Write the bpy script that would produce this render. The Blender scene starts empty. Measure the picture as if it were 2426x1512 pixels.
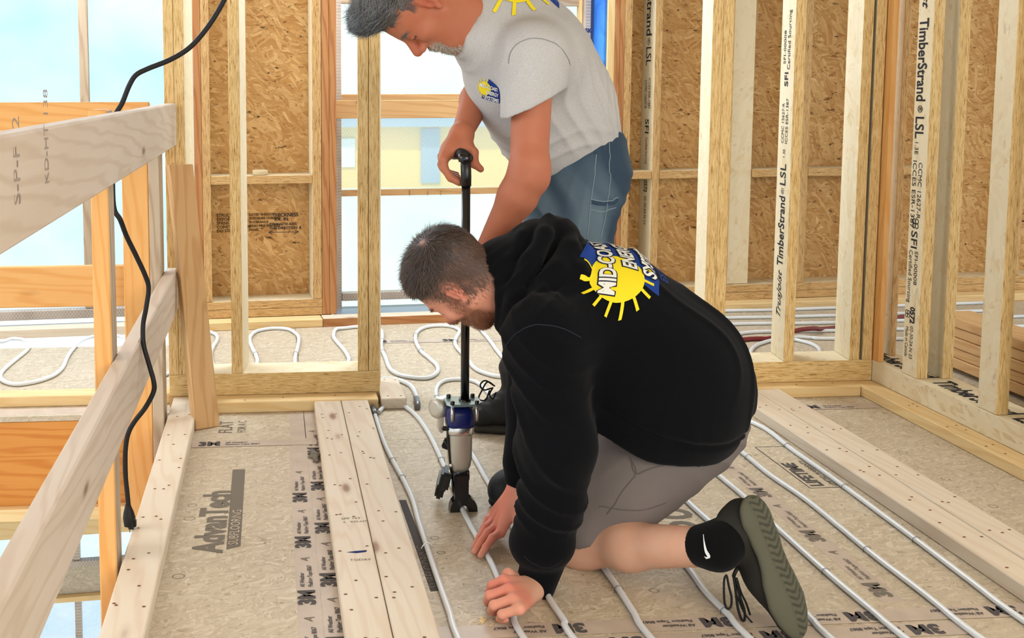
import bpy, bmesh, math, random
import numpy as np
from mathutils import Vector, Matrix, Euler, noise as mnoise
from mathutils.bvhtree import BVHTree
SC = bpy.context.scene
COL = SC.collection
random.seed(7)
# ------------------------------------------------------------------ camera
IW, IH, FPX = 2426.0, 1512.0, 2550.0
CX, CY = 842.79, 443.26
CAMH = 1.104
yaw, pitch, roll = 0.07748077, 0.09382964, -0.00136948
fwd = Vector((math.sin(yaw)*math.cos(pitch), math.cos(yaw)*math.cos(pitch), -math.sin(pitch)))
r0 = Vector((math.cos(yaw), -math.sin(yaw), 0)); u0 = r0.cross(fwd)
rr = r0*math.cos(roll)+u0*math.sin(roll); uu = -r0*math.sin(roll)+u0*math.cos(roll)
cam = bpy.data.cameras.new('camera'); camo = bpy.data.objects.new('camera', cam); COL.objects.link(camo)
camo.matrix_world = Matrix(((rr.x, uu.x, -fwd.x, 0), (rr.y, uu.y, -fwd.y, 0), (rr.z, uu.z, -fwd.z, CAMH), (0, 0, 0, 1)))
cam.sensor_fit = 'HORIZONTAL'; cam.sensor_width = 36.0; cam.lens = FPX/IW*36.0
cam.shift_x = (IW/2-CX)/IW; cam.shift_y = (CY-IH/2)/IW
cam.clip_start = 0.05; cam.clip_end = 300
SC.camera = camo
# ------------------------------------------------------------------ world, lights, exposure
SC.view_settings.view_transform = 'Standard'; SC.view_settings.look = 'None'
SC.view_settings.gamma = 1.0; SC.view_settings.use_curve_mapping = False
SC.view_settings.exposure = 0.0
SC.cycles.use_denoising = True
SC.cycles.max_bounces = 5; SC.cycles.diffuse_bounces = 2; SC.cycles.transparent_max_bounces = 12
SC.cycles.transmission_bounces = 6; SC.cycles.glossy_bounces = 3
SC.cycles.sample_clamp_indirect = 6.0
SC.cycles.use_adaptive_sampling = True; SC.cycles.adaptive_threshold = 0.09; SC.cycles.caustics_refractive = False; SC.cycles.caustics_reflective = False
w = bpy.data.worlds.new('world'); SC.world = w; w.use_nodes = True
bg = w.node_tree.nodes['Background']
bg.inputs[0].default_value = (0.80, 0.92, 1.0, 1); bg.inputs[1].default_value = 1.35
def area(name, loc, target, sx, sy, power, col):
    l = bpy.data.lights.new(name, 'AREA'); l.shape = 'RECTANGLE'; l.size = sx; l.size_y = sy
    l.energy = power; l.color = col
    o = bpy.data.objects.new(name, l); COL.objects.link(o)
    d = Vector(target)-Vector(loc)
    o.matrix_world = Matrix.Translation(loc) @ d.to_track_quat('-Z', 'Y').to_matrix().to_4x4()
    return o
# daylight from the wide openings behind and above the photographer, warm; and cool light through the window wall
area('window_light_behind', (2.2, -2.6, 2.6), (1.0, 3.2, 0.2), 3.6, 2.2, 210, (1.0, 0.90, 0.76))
area('window_light_left', (-3.4, 2.2, 2.3), (0.8, 3.4, 0.3), 2.4, 1.8, 85, (0.90, 0.95, 1.0))
area('window_light_back', (0.95, 4.84, 2.0), (0.7, 3.2, 0.0), 1.2, 0.7, 42, (0.80, 0.90, 1.0))
area('window_light_stairs', (-1.2, 4.66, 2.0), (-0.7, 3.6, 0.0), 1.6, 0.7, 46, (0.80, 0.90, 1.0))

sl_ = bpy.data.lights.new('sun', 'SUN'); sl_.energy = 2.4; sl_.angle = 0.05; sl_.color = (1.0, 0.96, 0.88)
so_ = bpy.data.objects.new('sun', sl_); COL.objects.link(so_); so_.matrix_world = Vector((-0.35, -0.75, 0.95)).to_track_quat('Z', 'Y').to_matrix().to_4x4()

# ------------------------------------------------------------------ helpers
def lin(c):
    return tuple(((x/255.0)/12.92 if x/255.0 <= 0.04045 else ((x/255.0+0.055)/1.055)**2.4) for x in c)+(1.0,)
class NT:
    def __init__(s, name, rough=0.7, spec=0.3):
        s.m = bpy.data.materials.new(name); s.m.use_nodes = True
        s.t = s.m.node_tree; s.b = s.t.nodes['Principled BSDF']; s.out = s.t.nodes['Material Output']
        s.b.inputs['Roughness'].default_value = rough
        s.b.inputs['Specular IOR Level'].default_value = spec
    def n(s, typ, out=0, props=None, **kw):
        nd = s.t.nodes.new('ShaderNode'+typ)
        for k, v in (props or {}).items(): setattr(nd, k, v)
        for k, v in kw.items():
            key = int(k[1:]) if k[0] == 'i' and k[1:].isdigit() else k.replace('_', ' ')
            s.put(nd.inputs[key], v)
        return nd.outputs[out]
    def put(s, sock, v):
        if isinstance(v, bpy.types.NodeSocket): s.t.links.new(v, sock)
        else: sock.default_value = v
    def set(s, key, v): s.put(s.b.inputs[key], v)
    def math(s, op, a, b=0.0, c=0.0, clamp=False):
        return s.n('Math', props={'operation': op, 'use_clamp': clamp}, i0=a, i1=b, i2=c)
    def ramp(s, fac, stops, interp='LINEAR'):
        nd = s.t.nodes.new('ShaderNodeValToRGB'); s.put(nd.inputs[0], fac); nd.color_ramp.interpolation = interp
        el = nd.color_ramp.elements
        while len(el) < len(stops): el.new(0.5)
        for e, (p, c) in zip(el, stops):
            e.position = p; e.color = c if len(c) == 4 else lin(c)
        return nd.outputs[0]
    def mix(s, fac, a, b, mode='MIX'):
        nd = s.t.nodes.new('ShaderNodeMix'); nd.data_type = 'RGBA'; nd.blend_type = mode
        s.put(nd.inputs[0], fac); s.put(nd.inputs[6], a); s.put(nd.inputs[7], b)
        return nd.outputs[2]
    def bump(s, h, strength=0.3, dist=0.002):
        s.set('Normal', s.n('Bump', Height=h, Strength=strength, Distance=dist))
    def objco(s, scale=(1, 1, 1), rnd=True, rot=(0, 0, 0)):
        c = s.n('TexCoord', out=3)
        if rnd:
            r = s.n('ObjectInfo', out=5)
            r = s.math('MULTIPLY', r, 37.0)
            c = s.n('VectorMath', props={'operation': 'ADD'}, i0=c, i1=r)
        return s.n('Mapping', Vector=c, Scale=scale, Rotation=rot)
def wood_spf(name, light, mid, dark, knots=1.0, rough=0.65):
    t = NT(name, rough)
    c = t.objco((1.0, 9.0, 9.0))
    wob = t.n('TexNoise', Vector=c, Scale=1.6, Detail=2.0, out=1)
    wob = t.mix(0.5, c, wob, 'ADD')
    wave = t.n('TexWave', out=1, props={'wave_type': 'BANDS', 'bands_direction': 'DIAGONAL'}, Vector=wob, Scale=1.9, Distortion=5.0, Detail=2.0, Detail_Scale=1.2)
    fine = t.n('TexNoise', Vector=t.objco((3.0, 140.0, 140.0)), Scale=1.0, Detail=3.0)
    blot = t.n('TexNoise', Vector=t.objco((2.0, 7.0, 7.0)), Scale=1.5, Detail=3.0)
    base = t.ramp(wave, [(0.0, light), (0.55, light), (1.0, mid)])
    base = t.mix(t.math('MULTIPLY', fine, 0.45), base, lin(mid))
    base = t.mix(t.ramp(blot, [(0.35, (0, 0, 0, 1)), (0.75, (.5, .5, .5, 1))]), base, lin(mid))
    kc = t.n('VectorMath', props={'operation': 'ADD'}, i0=t.objco((4.2, 13.0, 13.0)), i1=(0.3, 0.2, 0.1))
    kv = t.n('TexVoronoi', Vector=kc, Scale=1.0, Randomness=1.0)
    kcol = t.n('TexVoronoi', out=1, Vector=kc, Scale=1.0, Randomness=1.0)
    sel = t.math('GREATER_THAN', kcol, 0.78)
    k = t.ramp(kv, [(0.0, (1, 1, 1, 1)), (0.09, (.9, .9, .9, 1)), (0.17, (.18, .18, .18, 1)), (0.26, (0, 0, 0, 1))])
    k = t.math('MULTIPLY', t.math('MULTIPLY', k, sel), knots)
    col = t.mix(k, base, lin(dark))
    t.set('Base Color', col)
    t.bump(t.math('ADD', fine, t.math('MULTIPLY', wave, 0.4)), 0.25, 0.001)
    return t.m
def wood_lsl_edge(name, light, mid, dark):
    t = NT(name, 0.7)
    n1 = t.n('TexNoise', Vector=t.objco((20.0, 250.0, 250.0)), Scale=1.0, Detail=3.0, Roughness=0.65, Distortion=0.15)
    n2 = t.n('TexNoise', Vector=t.objco((34.0, 400.0, 400.0)), Scale=1.0, Detail=2.0)
    n3 = t.n('TexNoise', Vector=t.objco((2.0, 40.0, 40.0)), Scale=1.0, Detail=2.0)
    col = t.ramp(n1, [(0.30, dark), (0.40, mid), (0.56, light), (0.8, tuple(min(255, x+14) for x in light))])
    col = t.mix(t.ramp(n2, [(0.60, (0, 0, 0, 1)), (0.72, (.75, .75, .75, 1))]), col, lin(dark))
    col = t.mix(t.ramp(n3, [(0.4, (0, 0, 0, 1)), (0.7, (.22, .22, .22, 1))]), col, lin(mid))
    t.set('Base Color', col); t.bump(n1, 0.6, 0.0015)
    return t.m
def flakes(t, scale, rots, cols, aspect=3.6, rnd=True, warp=0.35):
    """layers of long chips lying in different directions"""
    out = None; hgt = None
    for i, r in enumerate(rots):
        c = t.objco((1, 1, 1), rnd)
        wn = t.n('TexNoise', Vector=c, Scale=scale*0.35, Detail=1.0, out=1)
        c = t.mix(warp/scale*6.0, c, wn, 'ADD')
        c = t.n('Mapping', Vector=c, Rotation=(0, 0, r), Location=(i*3.1, i*1.7, i*0.9))
        c = t.n('Mapping', Vector=c, Scale=(1.0, aspect, aspect))
        v = t.n('TexVoronoi', out=1, Vector=c, Scale=scale, Randomness=1.0)
        g = t.n('TexNoise', Vector=t.n('Mapping', Vector=c, Scale=(1.0, 9.0, 9.0)), Scale=scale*1.6, Detail=2.0)
        val = t.math('ADD', t.math('MULTIPLY', v, 0.72), t.math('MULTIPLY', g, 0.36))
        lay = t.ramp(val, cols)
        if out is None: out, hgt = lay, v
        else:
            m = t.math('GREATER_THAN', t.n('SeparateColor', out=1, Color=v), 0.52)
            out = t.mix(m, out, lay); hgt = t.math('ADD', hgt, t.math('MULTIPLY', m, v))
    return out, hgt
def wood_osb(name, cols, scale=16.0, crack=0.5, crackcol=(70, 40, 18), rough=0.7, bstr=0.5, rnd=True, aspect=3.4, rots=(0.1, 1.2, 2.2, 2.9), cs=2.6, csc=(1.0, 2.0, 2.0)):
    t = NT(name, rough)
    col, h = flakes(t, scale, rots, cols, aspect, rnd)
    cn = t.n('TexNoise', Vector=t.objco(csc, rnd), Scale=scale*cs, Detail=4.0, Roughness=0.65)
    k = t.ramp(cn, [(0.62, (0, 0, 0, 1)), (0.70, (crack, crack, crack, 1))])
    big = t.n('TexNoise', Vector=t.objco((1, 1, 1), rnd), Scale=2.2, Detail=2.0)
    col = t.mix(t.ramp(big, [(0.4, (0, 0, 0, 1)), (0.75, (.25, .25, .25, 1))]), col, cols[1][1] if len(cols[1][1]) == 4 else lin(cols[1][1]))
    col = t.mix(k, col, lin(crackcol))
    t.set('Base Color', col); t.bump(t.math('SUBTRACT', h, k), bstr, 0.0015)
    return t.m
def plain(name, rgb, rough=0.5, spec=0.5, metal=0.0, bumpscale=None, bstr=0.2, var=0.0):
    t = NT(name, rough, spec); t.set('Metallic', metal)
    if var:
        nz = t.n('TexNoise', Vector=t.objco((1, 1, 1)), Scale=18.0, Detail=3.0)
        t.set('Base Color', t.ramp(nz, [(0.3, tuple(x*(1-var) for x in rgb)), (0.7, tuple(min(255, x*(1+var*0.4)) for x in rgb))]))
    else: t.set('Base Color', lin(rgb))
    if bumpscale: t.bump(t.n('TexNoise', Vector=t.objco((1, 1, 1)), Scale=bumpscale, Detail=3.0), bstr, 0.001)
    return t.m
M = {}
M['spf_pale'] = wood_spf('spf_pale', (238, 222, 200), (230, 208, 182), (140, 84, 52), 0.8)
M['spf_warm'] = wood_spf('spf_warm', (246, 216, 162), (238, 198, 138), (120, 70, 36), 0.9)
M['spf_orange'] = wood_spf('spf_orange', (240, 184, 116), (230, 164, 92), (104, 56, 26), 1.0)
M['spf_rail'] = wood_spf('spf_rail', (222, 204, 186), (208, 186, 164), (122, 78, 52), 0.9)
M['spf_grey'] = wood_spf('spf_grey', (204, 184, 160), (178, 152, 124), (92, 58, 36), 1.0)
M['spf_tan'] = wood_spf('spf_tan', (222, 180, 128), (204, 156, 104), (104, 60, 34), 0.7)
M['plywood'] = wood_spf('plywood', (224, 154, 76), (206, 126, 52), (70, 34, 14), 0.9)
M['lvl_red'] = wood_spf('lvl_red', (206, 150, 98), (176, 114, 68), (96, 54, 30), 0.5)
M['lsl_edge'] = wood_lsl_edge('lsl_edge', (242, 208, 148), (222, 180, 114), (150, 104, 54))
M['lsl_edge_dim'] = wood_lsl_edge('lsl_edge_dim', (222, 182, 126), (200, 156, 100), (120, 80, 44))  # copy of lsl_edge with dimmer light put into its colours
M['lsl_flat'] = wood_osb('lsl_flat', [(0.15, (226, 198, 152)), (0.45, (238, 216, 176)), (0.8, (246, 230, 198))], 7.0, 0.35, (176, 132, 84), 0.65, 0.25, aspect=6.0)
M['osb_wall'] = wood_osb('osb_wall', [(0.10, (118, 72, 32)), (0.34, (178, 124, 68)), (0.60, (208, 156, 94)), (0.92, (246, 206, 146))], 14.0, 0.9, (64, 34, 16), 0.6, 0.9, rnd=False, aspect=5.5, rots=(1.57, 1.25, 1.85, 1.5, 0.6), cs=1.8, csc=(2.2, 1.0, 2.0))
M['osb_floor'] = wood_osb('osb_floor', [(0.10, (148, 124, 98)), (0.40, (188, 168, 140)), (0.70, (212, 194, 168)), (0.95, (238, 224, 200))], 34.0, 0.65, (112, 86, 62), 0.5, 0.6, rnd=False, aspect=4.0, rots=(0.2, 1.3, 2.1, 1.7, 2.8), cs=1.5)
M['ink'] = plain('ink', (58, 56, 60), 0.8, 0.1)
M['ink_faint'] = plain('ink_faint', (168, 150, 136), 0.8, 0.1)
M['ink_floor'] = plain('ink_floor', (92, 86, 84), 0.8, 0.1)
M['ink_blue'] = plain('ink_blue', (44, 56, 110), 0.8, 0.1)
M['ink_soft'] = plain('ink_soft', (128, 118, 106), 0.8, 0.1)
M['ink_brown'] = plain('ink_brown', (104, 76, 46), 0.8, 0.1)
M['nail_rust'] = plain('nail_rust', (120, 66, 40), 0.6, 0.3)
M['tape'] = plain('tape', (204, 184, 166), 0.45, 0.4, var=0.06)
M['black_plastic'] = plain('black_plastic', (16, 16, 18), 0.35, 0.5)
M['black_rubber'] = plain('black_rubber', (18, 18, 19), 0.6, 0.4)
def empty(name, loc=(0, 0, 0), rotz=0.0, parent=None):
    o = bpy.data.objects.new(name, None); COL.objects.link(o)
    m = Matrix.Translation(loc) @ Matrix.Rotation(rotz, 4, 'Z')
    o.matrix_world = m; o['_m'] = 0
    MW[o.name] = m
    if parent is not None: attach(o, parent)
    del o['_m']
    return o
MW = {}
def attach(o, parent):
    o.parent = parent; o.matrix_parent_inverse = MW[parent.name].inverted()
def link(name, me, m=Matrix.Identity(4), mats=(), parent=None, label=None, smooth=False):
    o = bpy.data.objects.new(name, me); COL.objects.link(o)
    for x in mats:
        me.materials.append(M[x] if isinstance(x, str) else x)
    o.matrix_world = m; MW[o.name] = m.copy()
    if parent is not None: attach(o, parent)
    if label: o['label'] = label
    if smooth:
        me.polygons.foreach_set('use_smooth', [True]*len(me.polygons))
    return o
def tag(o, label=None, cat=None, group=None, kind=None):
    if label: o['label'] = label
    if cat: o['category'] = cat
    if group: o['group'] = group
    if kind: o['kind'] = kind
    return o
def bm_mesh(bm, name='mesh'):
    me = bpy.data.meshes.new(name); bm.to_mesh(me); bm.free(); return me
# frames: world, and the outside wall which runs a few degrees off the partitions
TH = math.atan(0.085)
FR = {'w': Matrix.Identity(4), 'b': Matrix.Translation((0, 4.84, 0)) @ Matrix.Rotation(TH, 4, 'Z')}
def board(name, mats, x0, x1, y0, y1, z0, z1, parent=None, frame='w', bevel=0.0015, axis=None, label=None, wide=None, wob=0.0):
    """a squared timber; local x runs along its length. mats: one material, or (edge, flat) with flat on the widest faces"""
    s = (x1-x0, y1-y0, z1-z0); c = ((x0+x1)/2, (y0+y1)/2, (z0+z1)/2)
    ax = axis if axis is not None else max(range(3), key=lambda i: s[i])
    order = {0: (0, 1, 2), 1: (1, 2, 0), 2: (2, 0, 1)}[ax]
    L = [s[i]/2 for i in order]
    bm = bmesh.new(); bmesh.ops.create_cube(bm, size=2.0)
    for v in bm.verts: v.co = Vector((v.co.x*L[0], v.co.y*L[1], v.co.z*L[2]))
    if bevel: bmesh.ops.bevel(bm, geom=bm.edges[:], offset=bevel, segments=1, affect='EDGES')
    if wob:
        for v in bm.verts: v.co += Vector((0, random.uniform(-wob, wob), random.uniform(-wob, wob)))
    if not isinstance(mats, (tuple, list)): mats = (mats,)
    if len(mats) > 1:
        if wide is None: wl = 1 if L[1] < L[2] else 2      # normal axis of the wide faces
        else: wl = order.index(wide)
        for f in bm.faces:
            if abs(f.normal[wl]) > 0.9: f.material_index = 1
    me = bm_mesh(bm, name)
    cols = [Vector([1.0 if i == order[k] else 0.0 for i in range(3)]) for k in range(3)]
    R = Matrix((cols[0], cols[1], cols[2])).transposed().to_4x4()
    m = FR[frame] @ Matrix.Translation(c) @ R
    return link(name, me, m, mats, parent, label)
LSL = ('lsl_edge', 'lsl_flat')
def tube_mesh(pts, r, seg=10, closed=False, cap=True, rads=None):
    pts = [Vector(p) for p in pts]; n = len(pts); bm = bmesh.new(); rings = []
    prev = None
    for i, p in enumerate(pts):
        d = (pts[min(i+1, n-1)]-pts[max(i-1, 0)]).normalized()
        if prev is None:
            a = Vector((0, 0, 1)) if abs(d.z) < 0.9 else Vector((1, 0, 0)); nrm = (a-d*a.dot(d)).normalized()
        else: nrm = (prev-d*prev.dot(d)).normalized()
        prev = nrm; b = d.cross(nrm); rad = rads[i] if rads else r
        rings.append([bm.verts.new(p+(nrm*math.cos(t)+b*math.sin(t))*rad) for t in [2*math.pi*k/seg for k in range(seg)]])
    for i in range(n-1):
        for k in range(seg):
            bm.faces.new((rings[i][k], rings[i][(k+1) % seg], rings[i+1][(k+1) % seg], rings[i+1][k]))
    if cap:
        bm.faces.new(rings[0][::-1]); bm.faces.new(rings[-1])
    for f in bm.faces: f.smooth = len(f.verts) == 4
    return bm_mesh(bm, 'tube')
def spline(pts, n=8):
    """Catmull-Rom through the points"""
    P = [Vector(p) for p in pts]; P = [P[0]*2-P[1]]+P+[P[-1]*2-P[-2]]; out = []
    for i in range(1, len(P)-2):
        for k in range(n):
            t = k/n; a, b, c, d = P[i-1], P[i], P[i+1], P[i+2]
            out.append(0.5*((2*b)+(c-a)*t+(2*a-5*b+4*c-d)*t*t+(-a+3*b-3*c+d)*t*t*t))
    out.append(P[-2]); return out
_fc = {}
def text_mesh(s, size=0.05, align='LEFT', bold=0.0, shear=0.0, xs=1.0):
    cu = bpy.data.curves.new('text', 'FONT'); cu.body = s; cu.size = size; cu.align_x = align; cu.align_y = 'CENTER'
    cu.offset = bold; cu.shear = shear; cu.resolution_u = 3; cu.fill_mode = 'FRONT' if False else 'BOTH'
    o = bpy.data.objects.new('text_tmp', cu); COL.objects.link(o)
    dg = bpy.context.evaluated_depsgraph_get(); me = bpy.data.meshes.new_from_object(o.evaluated_get(dg))
    bpy.data.objects.remove(o); bpy.data.curves.remove(cu)
    me.materials.clear()
    if xs != 1.0:
        for v in me.vertices: v.co.x *= xs
    return me
def lettering(s, size, origin, xdir, ydir, parent, mat='ink', align='LEFT', bold=0.0, shear=0.0, xs=1.0, name='printed_lettering', lift=0.0008):
    """flat printed text; xdir = reading direction, ydir = up of the letters"""
    x = Vector(xdir).normalized(); y = Vector(ydir).normalized(); z = x.cross(y)
    me = text_mesh(s, size, align, bold, shear, xs); o = Vector(origin)+z*lift
    m = Matrix(((x.x, y.x, z.x, o.x), (x.y, y.y, z.y, o.y), (x.z, y.z, z.z, o.z), (0, 0, 0, 1)))
    return link(name, me, m, (mat,), parent)
def poly_flat(pts, th, name, mats, parent, z=0.0, m=Matrix.Identity(4)):
    """thin flat shape lying on z"""
    bm = bmesh.new(); vs = [bm.verts.new((p[0], p[1], z+th)) for p in pts]; f = bm.faces.new(vs)
    if f.normal.z < 0: f.normal_flip()
    r = bmesh.ops.extrude_face_region(bm, geom=[f])
    for v in [g for g in r['geom'] if isinstance(g, bmesh.types.BMVert)]: v.co.z -= th
    bmesh.ops.recalc_face_normals(bm, faces=bm.faces[:])
    return link(name, bm_mesh(bm, name), m, mats, parent)
# ------------------------------------------------------------------ floor
floor = empty('floor'); tag(floor, 'oriented strand board subfloor with taped seams', kind='structure')
XS = [-6.0, -0.345, 0.098, 2.54, 4.98]; YS = [-1.2, 0.84, 2.06, 3.262, 4.48, 5.7]
XW = -0.345; YW = 3.60
for i in range(4):
    for j in range(5):
        x0, x1, y0, y1 = XS[i]+0.001, XS[i+1]-0.001, YS[j]+0.001, YS[j+1]-0.001
        if i == 0:
            if y1 < YW: continue
            y0 = max(y0, YW)
        y1 = min(y1, 4.84+0.085*x0+0.24)
        bm = bmesh.new()
        pts = [(x0, y0), (x1, y0), (x1, min(y1, YS[j+1])), (x0, y1)]
        vs = [bm.verts.new((a, b, 0)) for a, b in pts]; f = bm.faces.new(vs)
        r = bmesh.ops.extrude_face_region(bm, geom=[f])
        for v in [g for g in r['geom'] if isinstance(g, bmesh.types.BMVert)]: v.co.z -= 0.018
        bmesh.ops.recalc_face_normals(bm, faces=bm.faces[:])
        link('subfloor_panel', bm_mesh(bm), Matrix.Identity(4), ('osb_floor',), floor)
# stairwell rim beam below the far floor edge and the framing under it
board('rim_board', 'plywood', -6.0, -0.36, YW+0.002, YW+0.04, -0.31, -0.02, floor)
board('ledger', 'spf_warm', -6.0, -0.36, YW-0.03, YW+0.04, -0.352, -0.31, floor)
board('rim_board', 'plywood', -0.345, -0.307, -1.2, YW-0.004, -0.33, -0.02, floor)

# ------------------------------------------------------------------ back (outside) wall, 2x6 studs with sheathing
BV0, BV1 = 0.089, 0.229
wall_back = empty('wall_back', (0, 4.84, 0), TH); tag(wall_back, kind='structure')
def bb(name, mats, u0, u1, v0, v1, z0, z1, **k): return board(name, mats, u0, u1, v0, v1, z0, z1, wall_back, 'b', **k)
HT = 2.44
# left panel between the two openings
for zz in (0.039, 0.0775):
    bb('bottom_plate', ('lsl_edge_dim', 'lsl_flat'), -0.31, 0.235, BV0, BV1, zz, zz+0.037)
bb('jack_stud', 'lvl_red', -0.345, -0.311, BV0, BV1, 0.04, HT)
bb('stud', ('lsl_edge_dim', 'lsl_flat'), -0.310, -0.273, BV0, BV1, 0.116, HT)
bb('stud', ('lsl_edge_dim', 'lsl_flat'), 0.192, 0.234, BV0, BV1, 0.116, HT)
bb('jack_stud', 'lvl_red', 0.236, 0.270, BV0, BV1+0.005, 0.04, HT)
bb('jack_stud', 'lvl_red', 0.271, 0.304, BV0, BV1+0.005, 0.04, HT)
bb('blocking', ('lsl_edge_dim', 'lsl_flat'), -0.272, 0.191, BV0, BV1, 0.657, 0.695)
bb('sheathing_panel', 'osb_wall', -0.34, 0.30, BV1+0.001, BV1+0.013, -0.35, 2.9)
# right of the window
for zz in (0.039, 0.0775):
    bb('bottom_plate', ('lsl_edge_dim', 'lsl_flat'), 1.70, 2.515, BV0, BV1, zz, zz+0.037)
    bb('bottom_plate', ('lsl_edge_dim', 'lsl_flat'), 2.517, 5.3, BV0, BV1, zz, zz+0.037)
bb('jack_stud', 'spf_warm', 1.612, 1.648, BV0, BV1-0.02, 0.04, HT)
bb('jack_stud', 'lvl_red', 1.649, 1.673, BV0, BV1, 0.04, HT)
bb('jack_stud', 'lvl_red', 1.674, 1.698, BV0, BV1, 0.04, HT)
for u in (1.699, 1.853, 2.64, 3.05, 3.46, 3.86, 4.27):
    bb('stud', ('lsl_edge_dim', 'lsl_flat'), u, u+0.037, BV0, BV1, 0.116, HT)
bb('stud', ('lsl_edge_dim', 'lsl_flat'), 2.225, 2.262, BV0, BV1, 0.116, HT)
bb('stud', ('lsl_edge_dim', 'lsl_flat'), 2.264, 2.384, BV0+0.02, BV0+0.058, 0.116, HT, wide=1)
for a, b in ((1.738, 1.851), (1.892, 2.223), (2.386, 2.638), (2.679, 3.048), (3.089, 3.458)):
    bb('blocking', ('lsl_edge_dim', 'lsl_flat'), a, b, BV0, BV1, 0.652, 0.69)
us = [1.64, 2.62, 3.84, 5.3]
for a, b in zip(us, us[1:]):
    bb('sheathing_panel', 'osb_wall', a, b-0.003, BV1+0.001, BV1+0.013, -0.35, 2.9)
ceil = empty('unseen_ceiling', (0, 2, 2.53)); tag(ceil, kind='structure')  # out of view; added to keep overhead sky light off the interior
board('unseen_ceiling_panel', 'osb_floor', -5.0, 5.2, -1.5, 5.0, 2.53, 2.548, ceil)
# top plates and headers, above the picture
bb('top_plate', LSL, -6.0, 5.3, BV0, BV1, HT, HT+0.076)
# far left opening: studs and the lower storey wall below the floor
bb('stud', ('lsl_edge_dim', 'lsl_flat'), -5.0, -4.96, BV0, BV1, 0.04, HT)
bb('sheathing_panel', 'osb_wall', -6.0, -2.4, BV1+0.001, BV1+0.013, -0.35, 2.9)

# stamps on the sheathing
def bstamp(s, size, px, mat='ink', **k):
    u, v, z = px; p = FR['b'] @ Vector((u, v, z))
    return lettering(s, size, p, FR['b'].to_3x3() @ Vector((1, 0, 0)), (0, 0, 1), wall_back, mat, **k)
for i, s in enumerate(('STRUCTURAL 1', 'EXPOSURE 1', 'SPANS 24/16', 'CONSTRUCTION', 'DO STRANDEX')):
    bstamp(s, 0.020, (-0.2444,0.2289,0.4986) if i == 0 else tuple(a+b for a, b in zip((-0.2444,0.2289,0.4986), (0, 0, -0.0185*i))), 'ink_brown', bold=0.0006)
for i, s in enumerate(('RATED SHEATH', 'EXPOSURE DURABLE', 'TOLERANCE', 'SIZED FOR SPACING', 'PANEL')):
    bstamp(s, 0.016, tuple(a+b for a, b in zip((-0.0925,0.2289,0.4994), (0, 0, -0.018*i))), 'ink_brown', bold=0.0006)
bstamp('THICKNESS', 0.024, (0.0169,0.2289,0.4951), 'ink', bold=0.0006)
bstamp('0.4.. IN.', 0.022, (0.0268,0.2289,0.4748), 'ink', bold=0.0006)
bstamp('STRENGTH AXIS', 0.0175, (0.0026,0.2289,0.4512), 'ink', bold=0.0005)
bstamp('THIS DIRECTION  8', 0.0175, (0.0024,0.2289,0.4331), 'ink', bold=0.0005)
a = (-0.0018,0.2286,0.4131); 
bmx = bmesh.new()
def flat(bm, pts):
    f = bm.faces.new([bm.verts.new(p) for p in pts]); return f
u, v, z = a; L = 0.145
flat(bmx, [(u, v, z-.0012), (u+L, v, z-.0012), (u+L, v, z+.0012), (u, v, z+.0012)])
for s0, d in ((u, 1), (u+L, -1)):
    flat(bmx, [(s0, v, z), (s0+d*.018, v, z+.011), (s0+d*.02, v, z+.008), (s0+d*.004, v, z)])
    flat(bmx, [(s0, v, z), (s0+d*.018, v, z-.011), (s0+d*.02, v, z-.008), (s0+d*.004, v, z)])
link('printed_arrow', bm_mesh(bmx), FR['b'], ('ink',), wall_back)

# ------------------------------------------------------------------ windows: openings closed with reinforced plastic film over battens
def film_mat(fname, ca, cb):
    t = NT(fname, 0.3)
    co = t.objco((1, 1, 1), False)
    w1 = t.n('TexWave', out=1, props={'bands_direction': 'X'}, Vector=t.n('Mapping', Vector=co, Rotation=(0, 0.6, 0)), Scale=26.0, Distortion=0.4)
    w2 = t.n('TexWave', out=1, props={'bands_direction': 'X'}, Vector=t.n('Mapping', Vector=co, Rotation=(0, -0.6, 0)), Scale=26.0, Distortion=0.4)
    g = t.math('MAXIMUM', t.ramp(w1, [(0.90, (0, 0, 0, 1)), (0.98, (1, 1, 1, 1))]), t.ramp(w2, [(0.90, (0, 0, 0, 1)), (0.98, (1, 1, 1, 1))]))
    sm = t.n('TexNoise', Vector=t.objco((1, 1, 1.4), False), Scale=1.6, Detail=3.0)
    tr = t.n('BsdfTranslucent', Color=t.ramp(sm, ca))
    df = t.n('BsdfDiffuse', Color=(0.55, 0.55, 0.55, 1))
    rf = t.n('BsdfRefraction', props={'distribution': 'GGX'}, Color=t.ramp(sm, cb), Roughness=0.09, IOR=1.02)
    wr = t.n('TexNoise', Vector=t.objco((1, 1, 1), False), Scale=3.0, Detail=3.0)
    t.t.nodes['Refraction BSDF'].inputs['Normal'].default_value = (0, 0, 0)
    t.put(t.t.nodes['Refraction BSDF'].inputs['Normal'], t.n('Bump', Height=wr, Strength=0.25, Distance=0.02))
    gl = t.n('BsdfGlossy', Color=(1, 1, 1, 1), Roughness=0.25)
    mixs = lambda f, a, b: t.n('MixShader', i0=f, i1=a, i2=b)
    s = mixs(0.34, rf, tr); s = mixs(t.math('MULTIPLY', g, 0.24), s, tr); s = mixs(0.06, s, df); s = mixs(0.04, s, gl)
    t.t.links.new(s, t.out.inputs[0]); M[fname] = t.m
film_mat('plastic_film', [(0.3, (176, 224, 250)), (0.62, (226, 244, 252)), (0.75, (250, 253, 255))], [(0.3, (200, 236, 252)), (0.7, (246, 252, 255))])  # the sky's blue and white glow are tinted into this film's colour
film_mat('plastic_film_clear', [(0.3, (222, 240, 234)), (0.7, (250, 251, 244))], [(0.3, (220, 236, 226)), (0.7, (246, 248, 234))])
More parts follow.
